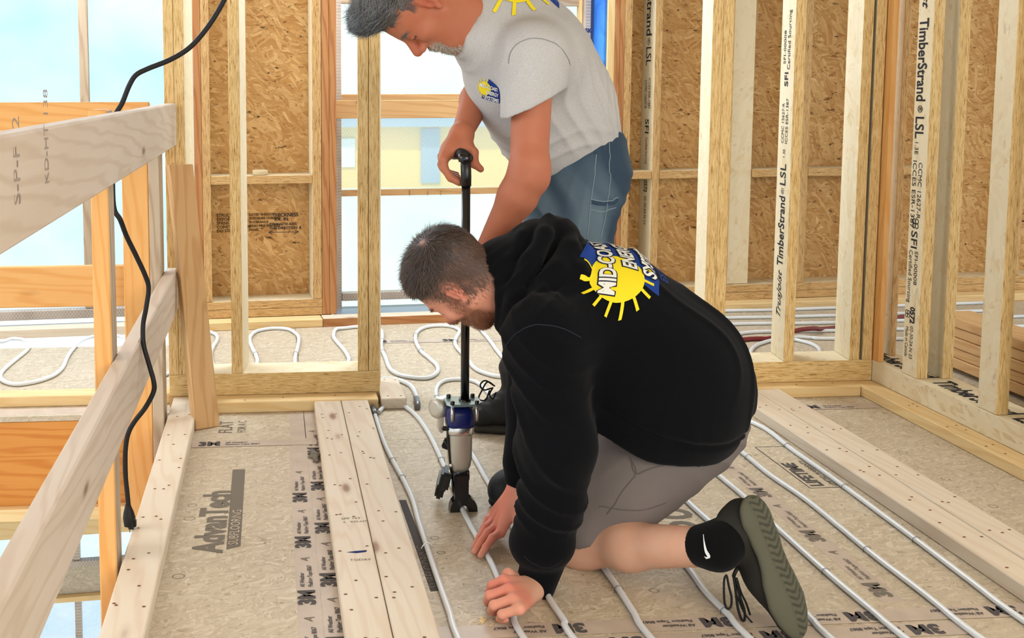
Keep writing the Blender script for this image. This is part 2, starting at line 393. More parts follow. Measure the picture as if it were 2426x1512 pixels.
# film wrapped tightly over wood: mostly see-through, with the pale threads showing
t = NT('film_on_wood', 0.35, 0.5)
co = t.objco((1, 1, 1), False)
w1 = t.n('TexWave', out=1, props={'bands_direction': 'X'}, Vector=t.n('Mapping', Vector=co, Rotation=(0, 0.6, 0)), Scale=26.0, Distortion=0.4)
w2 = t.n('TexWave', out=1, props={'bands_direction': 'X'}, Vector=t.n('Mapping', Vector=co, Rotation=(0, -0.6, 0)), Scale=26.0, Distortion=0.4)
g = t.math('MAXIMUM', t.ramp(w1, [(0.86, (0, 0, 0, 1)), (0.95, (1, 1, 1, 1))]), t.ramp(w2, [(0.86, (0, 0, 0, 1)), (0.95, (1, 1, 1, 1))]))
nz = t.n('TexNoise', Vector=co, Scale=9.0, Detail=3.0)
t.set('Base Color', t.mix(t.math('MULTIPLY', g, 0.5), t.ramp(nz, [(0.3, (168, 146, 128)), (0.7, (198, 178, 158))]), lin((226, 220, 214))))
t.bump(g, 0.4, 0.001); M['film_on_wood'] = t.m
def film(parent, u0, u1, z0, z1, v, mat='plastic_film'):
    bm = bmesh.new(); nu, nz_ = 24, 24; g = []
    for j in range(nz_+1):
        row = []
        for i in range(nu+1):
            u = u0+(u1-u0)*i/nu; z = z0+(z1-z0)*j/nz_
            row.append(bm.verts.new((u, v+0.004*mnoise.noise(Vector((u*2.5, z*2.0, v))), z)))
        g.append(row)
    for j in range(nz_):
        for i in range(nu):
            f = bm.faces.new((g[j][i], g[j][i+1], g[j+1][i+1], g[j+1][i])); f.smooth = True
    return link('plastic_film', bm_mesh(bm), FR['b'], (mat,), parent)
win1 = empty('window_1', (-0.8, 4.84+0.085*-0.8, 0), TH); tag(win1, 'wide opening closed with clear reinforced plastic film', kind='structure')
def b1(name, mats, *a, **k): return board(name, mats, *a, parent=win1, frame='b', **k)
film(win1, -2.42, -0.34, 0.03, 2.40, 0.262)
b1('mullion_batten', 'spf_grey', -0.853, -0.812, 0.222, 0.26, 0.08, HT)
b1('bottom_batten', 'film_on_wood', -2.4, -0.345, 0.21, 0.26, 0.036, 0.078)
b1('sill_flashing', plain('flashing', (196, 204, 208), 0.35, 0.5), -2.4, -0.345, 0.10, 0.262, 0.0, 0.006)
b1('sill_board', 'spf_pale', -2.4, -0.346, 0.001, 0.089, 0.0, 0.038)
win2 = empty('window_2', (0.9, 4.84+0.085*0.9, 0), TH); tag(win2, 'tall opening closed with clear reinforced plastic film', kind='structure')
def b2(name, mats, *a, **k): return board(name, mats, *a, parent=win2, frame='b', **k)
film(win2, 0.31, 1.60, 0.03, 2.40, 0.30, 'plastic_film_clear')
b2('side_batten', 'film_on_wood', 0.307, 0.327, 0.215, 0.30, 0.02, HT)
b2('side_batten', 'film_on_wood', 0.329, 0.352, 0.25, 0.30, 0.02, HT)
b2('bottom_batten', 'film_on_wood', 0.353, 1.545, 0.245, 0.295, 0.068, 0.106)
b2('cross_batten', 'spf_tan', 0.345, 1.545, 0.27, 0.297, 0.574, 0.603)
b2('cross_batten', 'spf_tan', 0.345, 1.545, 0.255, 0.297, 1.02, 1.064)
b2('cross_batten', 'spf_grey', 0.345, 1.56, 0.27, 0.297, 1.492, 1.53)
b2('side_batten', 'spf_warm', 1.535, 1.547, 0.25, 0.298, 0.02, HT)
b2('side_batten', 'film_on_wood', 1.549, 1.578, 0.22, 0.30, 0.02, HT)
b2('guard_board', 'spf_tan', 0.306, 1.611, 0.165, 0.203, 0.951, 1.036)
t = NT('blue_membrane', 0.45, 0.5); nz = t.n('TexNoise', Vector=t.objco((1, 1, 1)), Scale=7.0, Detail=4.0, Distortion=0.8)
t.set('Base Color', t.ramp(nz, [(0.3, (22, 96, 206)), (0.75, (66, 146, 240))])); t.bump(nz, 0.9, 0.01); M['blue_membrane'] = t.m
b2('blue_membrane', 'blue_membrane', 1.597, 1.611, 0.10, 0.30, 0.05, HT)
b2('blue_membrane', 'blue_membrane', 1.612, 1.647, 0.214, 0.222, 0.05, HT)
b2('sill_flashing', plain('sill_membrane', (150, 168, 186), 0.3, 0.5), 0.307, 1.60, 0.093, 0.30, 0.0, 0.030)
b2('sill_board', ('lvl_red', 'spf_pale'), 0.228, 1.62, 0.001, 0.0885, 0.0, 0.038)
for s, px in (('R', (0.2981,0.214,1.3957)), ('SK', (1.5482,0.2185,1.3692))):
    lettering(s, 0.03, FR['b'] @ Vector(px), FR['b'].to_3x3() @ Vector((1, 0, 0)), (0, 0, 1), win2, 'ink_blue', bold=0.001)
for i, s in enumerate(('LUNA', 'ISPD', 'MTR')):
    p = FR['b'] @ Vector((0.688,0.2695,0.5837)); p.x += [0, 0.09, 0.155][i]; p.z += 0
    lettering(s, 0.012, p, (0, 0, 1), (-1, 0, 0), win2, 'ink_brown', align='CENTER')
# lower storey window seen down the stairwell
win3 = empty('window_3', (-0.9, 4.76, -1.5), TH); tag(win3, 'lower storey opening closed with clear plastic film', kind='structure')
def b3(name, mats, *a, **k): return board(name, mats, *a, parent=win3, frame='b', **k)
film(win3, -3.4, 0.3, -2.75, -0.93, 0.262)
b3('header', 'spf_warm', -3.4, 0.3, 0.14, 0.20, -0.97, -0.86)
b3('header', 'black_plastic', -3.4, 0.3, 0.19, 0.25, -0.86, -0.36)  # plain black band across the dark zone above the lower opening
b3('cross_batten', 'film_on_wood', -3.4, 0.3, 0.20, 0.24, -1.15, -1.122)
b3('sheathing_strip', 'osb_floor', -3.4, 0.3, 0.215, 0.25, -1.285, -1.151)
b3('cross_batten', 'spf_warm', -3.4, 0.3, 0.18, 0.24, -1.31, -1.286)
b3('mullion_batten', 'film_on_wood', -0.935, -0.905, 0.21, 0.25, -1.121, -0.971)
b3('mullion_batten', 'film_on_wood', -0.935, -0.905, 0.21, 0.25, -2.7, -1.311)
lf = empty('floor_lower_storey', (-1.5, 2, -2.7)); lf['kind'] = 'structure'
board('subfloor_panel', 'osb_floor', -6, 0.3, -1.2, 5.0, -2.72, -2.70, lf)
tag(lf, kind='structure')

# ------------------------------------------------------------------ left partition (short wall beside the stairwell)
Y0, Y1 = 3.663, 3.803
wall_left = empty('wall_left', (0, Y0, 0)); tag(wall_left, 'short framed partition beside the stairwell', kind='structure')
board('bottom_plate', 'spf_tan', -0.36, 0.366, Y0, Y1, 0.0, 0.0375, wall_left)
board('bottom_plate', LSL, -0.36, 0.3665, Y0, Y1, 0.038, 0.114, wall_left, wide=2)
board('stud', LSL, -0.360, -0.327, Y0-0.001, Y1, 0.1145, HT, wall_left, wide=0)
board('stud', LSL, -0.326, -0.293, Y0-0.001, Y1, 0.1145, HT, wall_left, wide=0)
board('stud', LSL, -0.146, -0.108, Y0, Y1, 0.1145, HT, wall_left)
board('stud', LSL, 0.2905, 0.3275, Y0, Y1, 0.1145, HT, wall_left)
board('stud', LSL, 0.3293, 0.3665, Y0, Y1, 0.1145, HT, wall_left)
board('top_plate', LSL, -0.36, 2.16, Y0, Y1, HT, HT+0.076, wall_left)
# ------------------------------------------------------------------ middle partition (right of the doorway)
wall_middle = empty('wall_middle', (1.8, Y0, 0)); tag(wall_middle, 'framed partition right of the doorway', kind='structure')
board('bottom_plate', 'spf_tan', 1.53, 2.158, Y0, Y1, 0.0, 0.0375, wall_middle)
board('bottom_plate', LSL, 1.528, 2.158, Y0, Y1, 0.038, 0.114, wall_middle, wide=2)
for x in (1.528, 1.566, 1.826, 2.072):
    board('stud', LSL, x, x+0.0375, Y0, Y1, 0.1145, HT, wall_middle)
board('stud', LSL, 2.120, 2.156, Y0-0.001, Y1, 0.1145, HT, wall_middle)
# ------------------------------------------------------------------ right wall, two rows of flat studs
wall_right = empty('wall_right', (2.16, 3.0, 0)); tag(wall_right, 'double row of flat studs along the right side', kind='structure')
board('bottom_plate', ('lsl_edge', 'lsl_flat'), 2.161, 2.300, 0.3, 3.80, 0.0, 0.0375, wall_right)
pl = board('bottom_plate', ('lsl_flat', 'lsl_flat'), 2.160, 2.301, 0.3, 3.80, 0.038, 0.114, wall_right)
board('top_plate', LSL, 2.16, 2.30, 0.3, 3.80, HT, HT+0.076, wall_right)
board('corner_stud', 'spf_orange', 2.160, 2.180, 3.627, 3.80, 0.1145, HT, wall_right)
for y in (3.402, 3.0, 2.795, 2.39, 1.98):
    board('stud', LSL, 2.164, 2.202, y, y+0.0875, 0.1145, HT, wall_right)
for y in (3.40, 2.905, 2.59, 2.18):
    board('stud', LSL, 2.252, 2.290, y, y+0.0875, 0.1145, HT, wall_right)
board('stud', ('lsl_edge_dim', 'lsl_flat'), 2.252, 2.276, 3.712, 3.80, 0.1145, HT, wall_right)
# a far stud of the next room
board('stud', LSL, 2.76, 2.798, 4.20, 4.34, 0.0, HT, wall_right)

# the two cross partitions meet the floor boards a few degrees off square, so the depth of their timbers leans to the right
def lean(w_, k=0.131):
    for o in w_.children:
        if o.type != 'MESH' or o.name.startswith('top_plate'): continue
        m = MW[o.name]; mi = m.inverted()
        for v in o.data.vertices:
            p = m @ v.co; p.x += (p.y-Y0)*k; v.co = mi @ p
lean(wall_left); lean(wall_middle)

# lettering on the studs, reading downwards
sA = [o for o in wall_right.children if o.name.startswith('stud')][0]
def down(s, size, y, z, x=2.1638, mat='ink', par=None, **k):
    return lettering(s, size, (x, y, z), (0, 0, -1), (0, -1, 0), par or sA, mat, **k)
studs_r = [o for o in wall_right.children if o.name.startswith('stud')]
def fit(o, L0):
    xs = [v.co.x for v in o.data.vertices]; a, b = min(xs), max(xs)
    for v in o.data.vertices: v.co.x = (v.co.x-a)/(b-a)*L0
    return o
def dfit(s, size, y, z0, z1, **k): return fit(down(s, size, y, z0, **k), z0-z1)
dfit('TrusJoist', 0.05, 3.452, 1.56, 1.355, shear=0.4, bold=0.0008)
dfit('TimberStrand', 0.070, 3.456, 1.325, 1.050, bold=0.0014); dfit('\u00ae', 0.036, 3.456, 1.036, 1.012, bold=0.0004); dfit('LSL', 0.066, 3.456, 0.998, 0.925, bold=0.0008)
dfit('1.3E', 0.028, 3.465, 0.912, 0.871); dfit('ICCES ESR-1387', 0.030, 3.470, 0.850, 0.62); dfit('CCMC 12627-R', 0.030, 3.438, 0.845, 0.655)
dfit('SFI', 0.048, 3.455, 0.612, 0.553, bold=0.0004); dfit('Certified Sourcing', 0.028, 3.468, 0.545, 0.364); dfit('SFI-00008', 0.026, 3.438, 0.545, 0.43)
dfit('0572', 0.036, 3.444, 0.353, 0.296, bold=0.0014); dfit('02-30-24-N 23', 0.024, 3.444, 0.286, 0.174); dfit('Made in Canada', 0.024, 3.470, 0.280, 0.176)
def emblem(y, z, x, par, r=0.02):
    bm = bmesh.new()
    for k in range(4):
        a = math.pi/4+k*math.pi/2; c = (math.cos(a)*r*0.55, math.sin(a)*r*0.55)
        ring = []
        for q in range(14):
            b = 2*math.pi*q/14; ring.append((c[0]+math.cos(b)*r*0.5, c[1]+math.sin(b)*r*0.5, c[0]+math.cos(b)*r*0.34, c[1]+math.sin(b)*r*0.34))
        for q in range(14):
            A = ring[q]; B = ring[(q+1) % 14]
            bm.faces.new([bm.verts.new((0, p[0], p[1])) for p in ((A[0], A[1]), (B[0], B[1]), (B[2], B[3]), (A[2], A[3]))])
    link('printed_emblem', bm_mesh(bm), Matrix.Translation((x-0.0008, y, z)), ('ink',), par)
emblem(3.45, 0.638, 2.1638, sA, 0.020); emblem(3.470, 0.325, 2.1638, sA, 0.015)
# stud of the middle partition: lettering reads upwards on its left side
sM = [o for o in wall_middle.children if o.name.startswith('stud')][2]
def up(s, size, y, z, mat='ink', **k):
    return lettering(s, size, (1.8256+(y-Y0)*0.131, y, z), (0, 0, 1), (0.131, 1, 0), sM, mat, **k)
def ufit(s, size, y, z0, z1, **k): return fit(up(s, size, y, z0, **k), z1-z0)
ufit('TrusJoist', 0.06, 3.733, 0.268, 0.436, shear=0.4, bold=0.0004); ufit('TimberStrand', 0.085, 3.733, 0.451, 0.705, bold=0.0014); ufit('\u00ae', 0.04, 3.733, 0.712, 0.735); ufit('LSL', 0.08, 3.733, 0.745, 0.823, bold=0.0006)
ufit('1.3E', 0.034, 3.733, 0.846, 0.875); ufit('ICCES ESR-1387', 0.034, 3.715, 0.896, 1.057); ufit('CCMC 12627-R', 0.034, 3.755, 0.896, 1.04)
ufit('SFI', 0.05, 3.735, 1.10, 1.15, bold=0.0006); ufit('Certified Sourcing', 0.04, 3.718, 1.16, 1.37); ufit('SFI-00008', 0.032, 3.76, 1.18, 1.30)
# stud of the back wall right of the window
sB = [o for o in wall_back.children if o.name.startswith('stud')][3]
def bdown(s, size, u, v, z, mat='ink', **k):
    fb = FR['b']; return lettering(s, size, fb @ Vector((u, v, z)), (0, 0, -1), fb.to_3x3() @ Vector((0, -1, 0)), sB, mat, **k)
def bfit(s, size, z0, z1, v=0.16, **k): return fit(bdown(s, size, 1.8525, v, z0, **k), z0-z1)
bfit('TimberStrand', 0.085, 1.78, 1.345, bold=0.0014); bfit('\u00ae', 0.04, 1.335, 1.30); bfit('LSL', 0.08, 1.29, 1.20, bold=0.0006)
bfit('ICCES ESR-1387', 0.034, 1.14, 0.99, 0.14); bfit('CCMC 12627-R', 0.034, 1.13, 0.99, 0.18); bfit('SFI', 0.06, 0.94, 0.87, bold=0.0006); bfit('Certified Sourcing', 0.034, 0.85, 0.72)
bfit('0572', 0.05, 0.64, 0.58, bold=0.001); bfit('02-30-24-N 23', 0.034, 0.56, 0.42)
# lettering along the top of the right wall plate
lettering('TimberStrand', 0.10, (2.222, 3.37, 0.114), (0, -1, 0), (1, 0, 0), pl, 'ink', bold=0.003, xs=0.66)
lettering('LSL TimberStrand', 0.10, (2.222, 2.97, 0.114), (0, -1, 0), (1, 0, 0), pl, 'ink', bold=0.003, xs=0.66)
lettering('TimberStrand', 0.10, (2.222, 3.95-0.17, 0.114), (0, -1, 0), (1, 0, 0), pl, 'ink', bold=0.003, xs=0.66)

# ------------------------------------------------------------------ outdoors: pale ground, a yellow house across the yard
gnd = empty('ground', (0, 30, -3.2)); tag(gnd, kind='structure')
board('snowy_ground', plain('snowy_ground', (236, 238, 240), 0.9, 0.2, var=0.04), -80, 80, 5.6, 140, -3.3, -3.2, gnd, bevel=0)
house = empty('house', (8, 46, -3.2)); tag(house, 'yellow house with pale blue trim across the yard, seen through plastic', 'house')
def hb(n, mt, *a): return board(n, mt, *a, parent=house, bevel=0)
M['house_yellow'] = plain('house_yellow', (250, 206, 96), 0.8); M['house_blue'] = plain('house_blue', (150, 170, 196), 0.8); M['house_white'] = plain('house_white', (238, 240, 244), 0.8)
hb('wall', 'house_yellow', -2, 26, 46, 54, -3.2, -0.6)
hb('roof', 'house_blue', -2.6, 26.6, 45.2, 54.8, -0.6, -0.2)
hb('upper_wall', 'house_yellow', -2, 26, 46.6, 54, -0.2, 0.55)
hb('door', 'house_blue', 6.2, 7.0, 45.9, 46, -3.0, -0.7)
hb('garage_door', 'house_white', 12.0, 15.5, 45.9, 46, -3.1, -1.0)
hb('window', 'house_white', 1.5, 3.4, 45.9, 46, -2.3, -1.1)
for o in (house,): o['category'] = 'house'
# ------------------------------------------------------------------ sleepers and loose timber
def plank(name, mats, x0, x1, y0, y1, z0, z1, label, cat='board', group=None, nails=(), **k):
    o = board(name, mats, x0, x1, y0, y1, z0, z1, bevel=0.003, **k); tag(o, label, cat, group)
    if nails:
        bm = bmesh.new()
        for (nx, ny) in nails:
            bmesh.ops.create_circle(bm, cap_ends=True, segments=8, radius=0.0032, matrix=Matrix.Translation((nx, ny, z1+0.0006)) @ Matrix.Diagonal((1.3, 1, 1, 1)))
        n = link('nail_head', bm_mesh(bm), Matrix.Identity(4), ('nail_rust',), o); n['kind'] = 'stuff'; n['label'] = 'rusty nail heads'
    return o
def nl(x0, x1, y0, y1, n, rows=2):
    out = []
    k = int((y1-y0)/0.2)
    for i in range(k):
        y = y0+0.06+i*(y1-y0)/k
        for r_ in range(rows):
            out.append((x0+(x1-x0)*(0.25+0.5*r_/(max(1, rows-1)))+random.uniform(-.012, .012), y+random.uniform(-.03, .03)))
            if random.random() < 0.5: out.append((random.uniform(x0+.01, x1-.01), y+random.uniform(-.08, .08)))
    return out
plank('floor_sleeper', 'spf_pale', -0.345, -0.257, 0.2, 3.655, 0, 0.038, 'long pale floor sleeper under the guard rail beside the stairwell', nails=nl(-.345, -.257, 1.9, 3.6, 2))
plank('floor_sleeper', 'spf_pale', 0.135, 0.2255, 0.2, 3.570, 0, 0.038, 'left board of the two floor sleepers laid side by side near the stamped subfloor', nails=nl(.135, .225, 1.9, 3.6, 2))
plank('floor_sleeper', 'spf_pale', 0.2275, 0.318, 0.2, 3.571, 0, 0.038, 'right board of the two side by side sleepers, next to the curved white tube', nails=nl(.228, .318, 1.9, 3.6, 2))
plank('floor_sleeper', 'spf_warm', -0.256, 0.355, 3.578, 3.662, 0, 0.038, 'short yellow sleeper lying against the left partition plate', nails=[(0.03, 3.62), (.21, 3.63), (-.1, 3.6)])
plank('wood_block', 'spf_pale', 0.366, 0.452, 3.580, 3.845, 0, 0.038, 'short pale offcut lying at the end of the left partition plate', 'block', nails=[(.39, 3.61), (.435, 3.61), (.40, 3.82), (.44, 3.81)])
plank('floor_sleeper', 'spf_pale', 1.595, 1.6832, 0.2, 3.575, 0, 0.038, 'left board of the pair of sleepers beside the straight white tubes', nails=nl(1.6, 1.68, 1.9, 3.5, 2))
plank('floor_sleeper', 'spf_pale', 1.6872, 1.7755, 0.2, 3.585, 0, 0.038, 'right board of the pair of sleepers beside the straight white tubes', nails=nl(1.69, 1.77, 1.9, 3.5, 2))
plank('floor_sleeper', 'spf_warm', 1.20, 2.083, 3.597, 3.662, 0, 0.038, 'short yellow sleeper against the middle partition plate', nails=[(1.86, 3.63), (2.0, 3.64)])
plank('floor_sleeper', 'spf_warm', 2.084, 2.160, 0.3, 3.662, 0, 0.038, 'pale sleeper lying against the right wall plate', nails=nl(2.09, 2.15, 1.9, 3.5, 2))
plank('floor_sleeper', 'spf_warm', -6.0, -0.362, 3.708, 3.790, 0, 0.038, 'knotty sleeper along the far edge of the stairwell')
def bplank(name, mats, u0, u1, v0, v1, z0, z1, label):
    o = board(name, mats, u0, u1, v0, v1, z0, z1, None, 'b', bevel=0.003); return tag(o, label, 'board')
bplank('floor_sleeper', 'spf_warm', -0.344, 0.226, 0.0, 0.088, 0, 0.038, 'knotty sleeper against the back wall left of the tall window')
bplank('floor_sleeper', 'spf_warm', 1.70, 5.2, 0.0, 0.088, 0, 0.038, 'long sleeper at the foot of the back wall of the right room')
# flashing tape on the floor edge beyond the stairwell
# leaning board
def solid(name, quad, thick, mats, label, cat, parent=None):
    """plank from the four corners of its front face (bottom-left, bottom-right, top-right, top-left)"""
    q = [Vector(p) for p in quad]; n = (q[1]-q[0]).cross(q[3]-q[0]).normalized()
    L = ((q[3]-q[0]).length+(q[2]-q[1]).length)/2; W = ((q[1]-q[0]).length+(q[2]-q[3]).length)/2
    ctr = (q[0]+q[1]+q[2]+q[3])/4-n*thick/2
    x = ((q[3]+q[2])/2-(q[0]+q[1])/2).normalized(); z = n; y = z.cross(x).normalized(); z = x.cross(y)
    bm = bmesh.new(); bmesh.ops.create_cube(bm, size=2.0)
    for v in bm.verts: v.co = Vector((v.co.x*L/2, v.co.y*W/2, v.co.z*thick/2))
    bmesh.ops.bevel(bm, geom=bm.edges[:], offset=0.0025, segments=1, affect='EDGES')
    m = Matrix(((x.x, y.x, z.x, ctr.x), (x.y, y.y, z.y, ctr.y), (x.z, y.z, z.z, ctr.z), (0, 0, 0, 1)))
    o = link(name, bm_mesh(bm), m, (mats,), parent); tag(o, label, cat); return o
solid('leaning_board', [(-0.2535, 3.400, 0.002), (-0.176, 3.440, 0.002), (-0.268, 3.655, 0.843), (-0.340, 3.615, 0.843)], 0.036, 'spf_tan', 'fresh tan board leaning against the end post of the left partition', 'board')
# ------------------------------------------------------------------ guard railing round the stairwell
rail = empty('guard_railing', (-0.34, 2.4, 0)); tag(rail, 'weathered timber guard railing along the near side of the stairwell', 'railing')
RM = ('spf_rail',)
board('top_rail', 'spf_rail', -0.357, -0.319, 0.4, 3.650, 0.905, 1.046, rail, bevel=0.004)
board('lower_rail', 'spf_rail', -0.357, -0.319, 0.4, 3.600, 0.358, 0.498, rail, bevel=0.004)
board('post', ('spf_orange', 'spf_grey'), -0.396, -0.3575, 2.372, 2.455, -1.6, 1.053, rail, bevel=0.003, wide=0)
board('post', ('spf_grey', 'spf_grey'), -0.394, -0.3575, 3.450, 3.545, -0.30, 1.04, rail, bevel=0.003)
board('post', 'spf_orange', -0.478, -0.395, 3.455, 3.493, -0.32, 1.04, rail, bevel=0.003)
board('post', ('spf_orange', 'spf_grey'), -0.396, -0.3575, 1.0, 1.085, -1.6, 1.053, rail, bevel=0.003, wide=0)
r2 = empty('guard_railing', (-0.9, 3.62, 0)); tag(r2, 'orange knotty guard railing along the far side of the stairwell', 'railing')
board('top_rail', 'spf_orange', -4.0, -0.40, 3.560, 3.598, 0.915, 1.052, r2, bevel=0.004)
board('lower_rail', 'spf_orange', -4.0, -0.40, 3.560, 3.598, 0.378, 0.513, r2, bevel=0.004)
board('post', 'spf_orange', -3.2, -3.162, 3.599, 3.685, -0.3, 1.05, r2, bevel=0.003)
tr_ = [o for o in rail.children if o.name.startswith('top_rail')][0]
lettering('S-P-F  2', 0.045, (-0.319, 1.37, 0.955), (0, 0.05, 1), (0, -1, 0), tr_, 'ink_faint', xs=0.8)
lettering('KD-HT 138', 0.035, (-0.319, 1.55, 0.965), (0, 0.05, 1), (0, -1, 0), tr_, 'ink_faint', xs=0.8)
# ------------------------------------------------------------------ lumber stack in the room on the right
lay = [(0, 5), (1, 5), (2, 4)]
names = ['bottom course', 'second course', 'third course', 'fourth course', 'top course']
for k in range(5):
    z = 0.022+k*0.0395
    o = board('stacked_board', 'spf_tan', 2.60+0.006*(k % 2), 2.74, 2.4, 4.02-0.01*k, z, z+0.038, bevel=0.003)
    tag(o, 'tan lumber in the stack behind the right wall, '+names[k], 'board', 'lumber stack behind the right wall')
for y in (2.7, 3.6):
    o = board('stack_bearer', 'spf_tan', 2.58, 2.95, y, y+0.038, 0, 0.0215); tag(o, ('nearer' if y < 3 else 'farther')+' bearer strip under the lumber stack', 'board')
# ------------------------------------------------------------------ floor tapes and stamps
def strip(x0, x1, y0, y1, th=0.0004, z=0.0):
    return poly_flat([(x0, y0), (x1, y0), (x1, y1), (x0, y1)], th, 'flashing_tape', ('tape',), floor, z=z)
def tape_run(along, a0, a1, c, wdt, flip=1, ik='ink_floor'):
    """a strip of flashing tape with its repeating print. along 'y': runs in depth, letters facing right to left"""
    if along == 'y':
        tp = strip(c-wdt/2, c+wdt/2, a0, a1)
        y = a0+0.02
        while y < a1-0.25:
            lettering('3M', 0.050, (c-0.002, y, 0.0005), (0, flip, 0), (-flip, 0, 0), tp, ik, bold=0.0026, xs=1.05)
            lettering('All Weather', 0.0145, (c-0.011, y+0.083, 0.0005), (0, flip, 0), (-flip, 0, 0), tp, ik, bold=0.0003, xs=0.95)
            lettering('Flashing Tape 8067', 0.0145, (c+0.007, y+0.083, 0.0005), (0, flip, 0), (-flip, 0, 0), tp, ik, bold=0.0003, xs=0.95)
            lettering('A', 0.03, (c-0.004, y+0.215, 0.0005), (0.3, 1, 0), (-1, 0.3, 0), tp, 'ink_soft')
            y += 0.285
    else:
        tp = strip(a0, a1, c-wdt/2, c+wdt/2, z=0.0012)
        x = a0+0.02
        while x < a1-0.1:
            d = (flip, 0, 0); u = (0, flip, 0); x1 = x if flip > 0 else x+0.29
            def X(k): return x1+flip*k
            lettering('3M', 0.050, (X(0), c, 0.0017), d, u, tp, ik, bold=0.0026, xs=1.05)
            lettering('All Weather', 0.0145, (X(0.083), c+flip*0.009, 0.0017), d, u, tp, ik, bold=0.0003, xs=0.95)
            lettering('Flashing Tape 8067', 0.0145, (X(0.083), c-flip*0.009, 0.0017), d, u, tp, ik, bold=0.0003, xs=0.95)
            x += 0.31
    return tp
tape_run('y', 1.90, 3.255, 0.070, 0.052)
tape_run('y', 1.98, 3.56, 0.122, 0.050)
tape_run('y', 3.30, 3.57, 0.074, 0.05)
tape_run('x', -0.255, 0.130, 3.262, 0.052)
tape_run('x', 0.32, 1.59, 2.062, 0.052, flip=-1)
tape_run('x', 0.42, 1.40, 2.000, 0.050, flip=-1)
tape_run('x', 1.78, 2.08, 3.48, 0.05)
tape_run('y', 2.12, 3.3, 1.32, 0.052, ik='ink_soft')
tape_run('x', 0.40, 1.50, 4.55, 0.055)
strip(-1.6, -0.37, 3.62, 3.70); 
# big grey stamp
def fl(s, size, p, xd, yd, **k): return lettering(s, size, p, xd, yd, floor, k.pop('mat', 'ink_soft'), **k)
d1 = (Vector((-0.1504,2.9664,0))-Vector((-0.1588,2.4786,0))).normalized(); n1 = Vector((-d1.y, d1.x, 0))
fl('AdvanTech', 0.098, (-0.1591,2.4833,0), d1, n1, bold=0.004, xs=0.88, mat='ink_soft')
q = [(-0.1178,2.4963,0), (-0.0841,2.5126,0), (-0.0858,3.0386,0), (-0.1222,3.0381,0)]
pf = poly_flat([(p[0], p[1]) for p in q], 0.0003, 'printed_band', ('ink_soft',), floor)
lettering('SUBFLOORING', 0.034, Vector((-0.1016,2.5212,0))+Vector((0, 0, 0.0004)), d1, n1, pf, 'osb_floor', xs=0.95)
fl('FLAT', 0.062, (-0.1554,3.368,0), (0, 1, 0), (-1, 0, 0), bold=0.0005, xs=0.9)
fl('FOR A C', 0.04, (-0.1046,3.3722,0), (0, 1, 0), (-1, 0, 0), xs=0.8)
# framed LIFETIME stamp
A, B, C_, D = [Vector((1.4663,3.1021,0)), Vector((1.4666,2.7643,0)), Vector((1.5543,2.7792,0)), Vector((1.5603,3.1139,0))]
dl = (A-B).normalized(); nL = Vector((dl.y, -dl.x, 0)); wd = 0.105
C_ = B+Vector((wd, 0, 0)); D = A+Vector((wd, 0, 0))
bm = bmesh.new()
for p, q2 in ((A, B), (B, C_), (C_, D), (D, A)):
    e = (q2-p).normalized(); s_ = Vector((-e.y, e.x, 0))*0.0013
    f = bm.faces.new([bm.verts.new(v+Vector((0, 0, 0.0006))) for v in (p-s_, q2-s_, q2+s_, p+s_)])
link('printed_frame', bm_mesh(bm), Matrix.Identity(4), ('ink',), floor)
fl('LIFETIME', 0.052, B+Vector((0.032, 0.012, 0)), dl, (-1, 0, 0), bold=0.002, xs=0.92, mat='ink_floor')
fl('LIMITED WARRANTY', 0.02, B+Vector((0.078, 0.012, 0)), dl, (-1, 0, 0), mat='ink', xs=1.05)
fl('50', 0.16, (1.0007,2.5061,0), (0.2, 1, 0), (-1, 0.2, 0), bold=0.002)
# dark stamp beside the side by side sleepers
q = [(0.3298,2.7715,0), (0.3489,2.77,0), (0.3612,2.2476,0), (0.3375,2.2456,0)]
pf = poly_flat([(p[0], p[1]) for p in q], 0.0003, 'printed_band', ('ink_floor',), floor)
lettering('SUBFLOORING', 0.035, Vector((0.3507,2.2585,0))+Vector((0, 0, 0.0004)), (0, 1, 0), (-1, 0, 0), pf, 'ink_soft', xs=0.95)
# circled red mark and small pencil rings
def ring(px, r, mat, cross=False):
    bm = bmesh.new(); p = Vector(px)
    for k in range(24):
        a, b = 2*math.pi*k/24, 2*math.pi*(k+1)/24
        bm.faces.new([bm.verts.new(p+Vector((math.cos(t)*q, math.sin(t)*q*0.85, 0.0006))) for t, q in ((a, r), (b, r), (b, r-.0016), (a, r-.0016))])
    if cross:
        for e in (Vector((1, .3, 0)), Vector((-.4, 1, 0))):
            e = e.normalized(); s_ = Vector((-e.y, e.x, 0))*.0008
            bm.faces.new([bm.verts.new(p+v+Vector((0, 0, 0.0006))) for v in (-e*r-s_, e*r-s_, e*r+s_, -e*r+s_)])
    link('pencil_ring', bm_mesh(bm), Matrix.Identity(4), (mat,), floor)
M['ink_red'] = plain('ink_red', (170, 70, 60), 0.8, 0.1)
ring((1.1833,2.0082,0), 0.02, 'ink_red', True)
for p in ((-0.2182,2.7781,0), (-0.2194,2.6916,0), (-0.2194,2.3641,0), (1.8887,3.0179,0), (1.8808,2.801,0), (1.8826,2.6018,0), (0.3913,2.4388,0), (0.3889,2.523,0), (0.524,2.0854,0), (1.2555,2.5693,0), (0.8271,2.2101,0)):
    ring(p, random.uniform(0.010, 0.016), 'ink_soft')
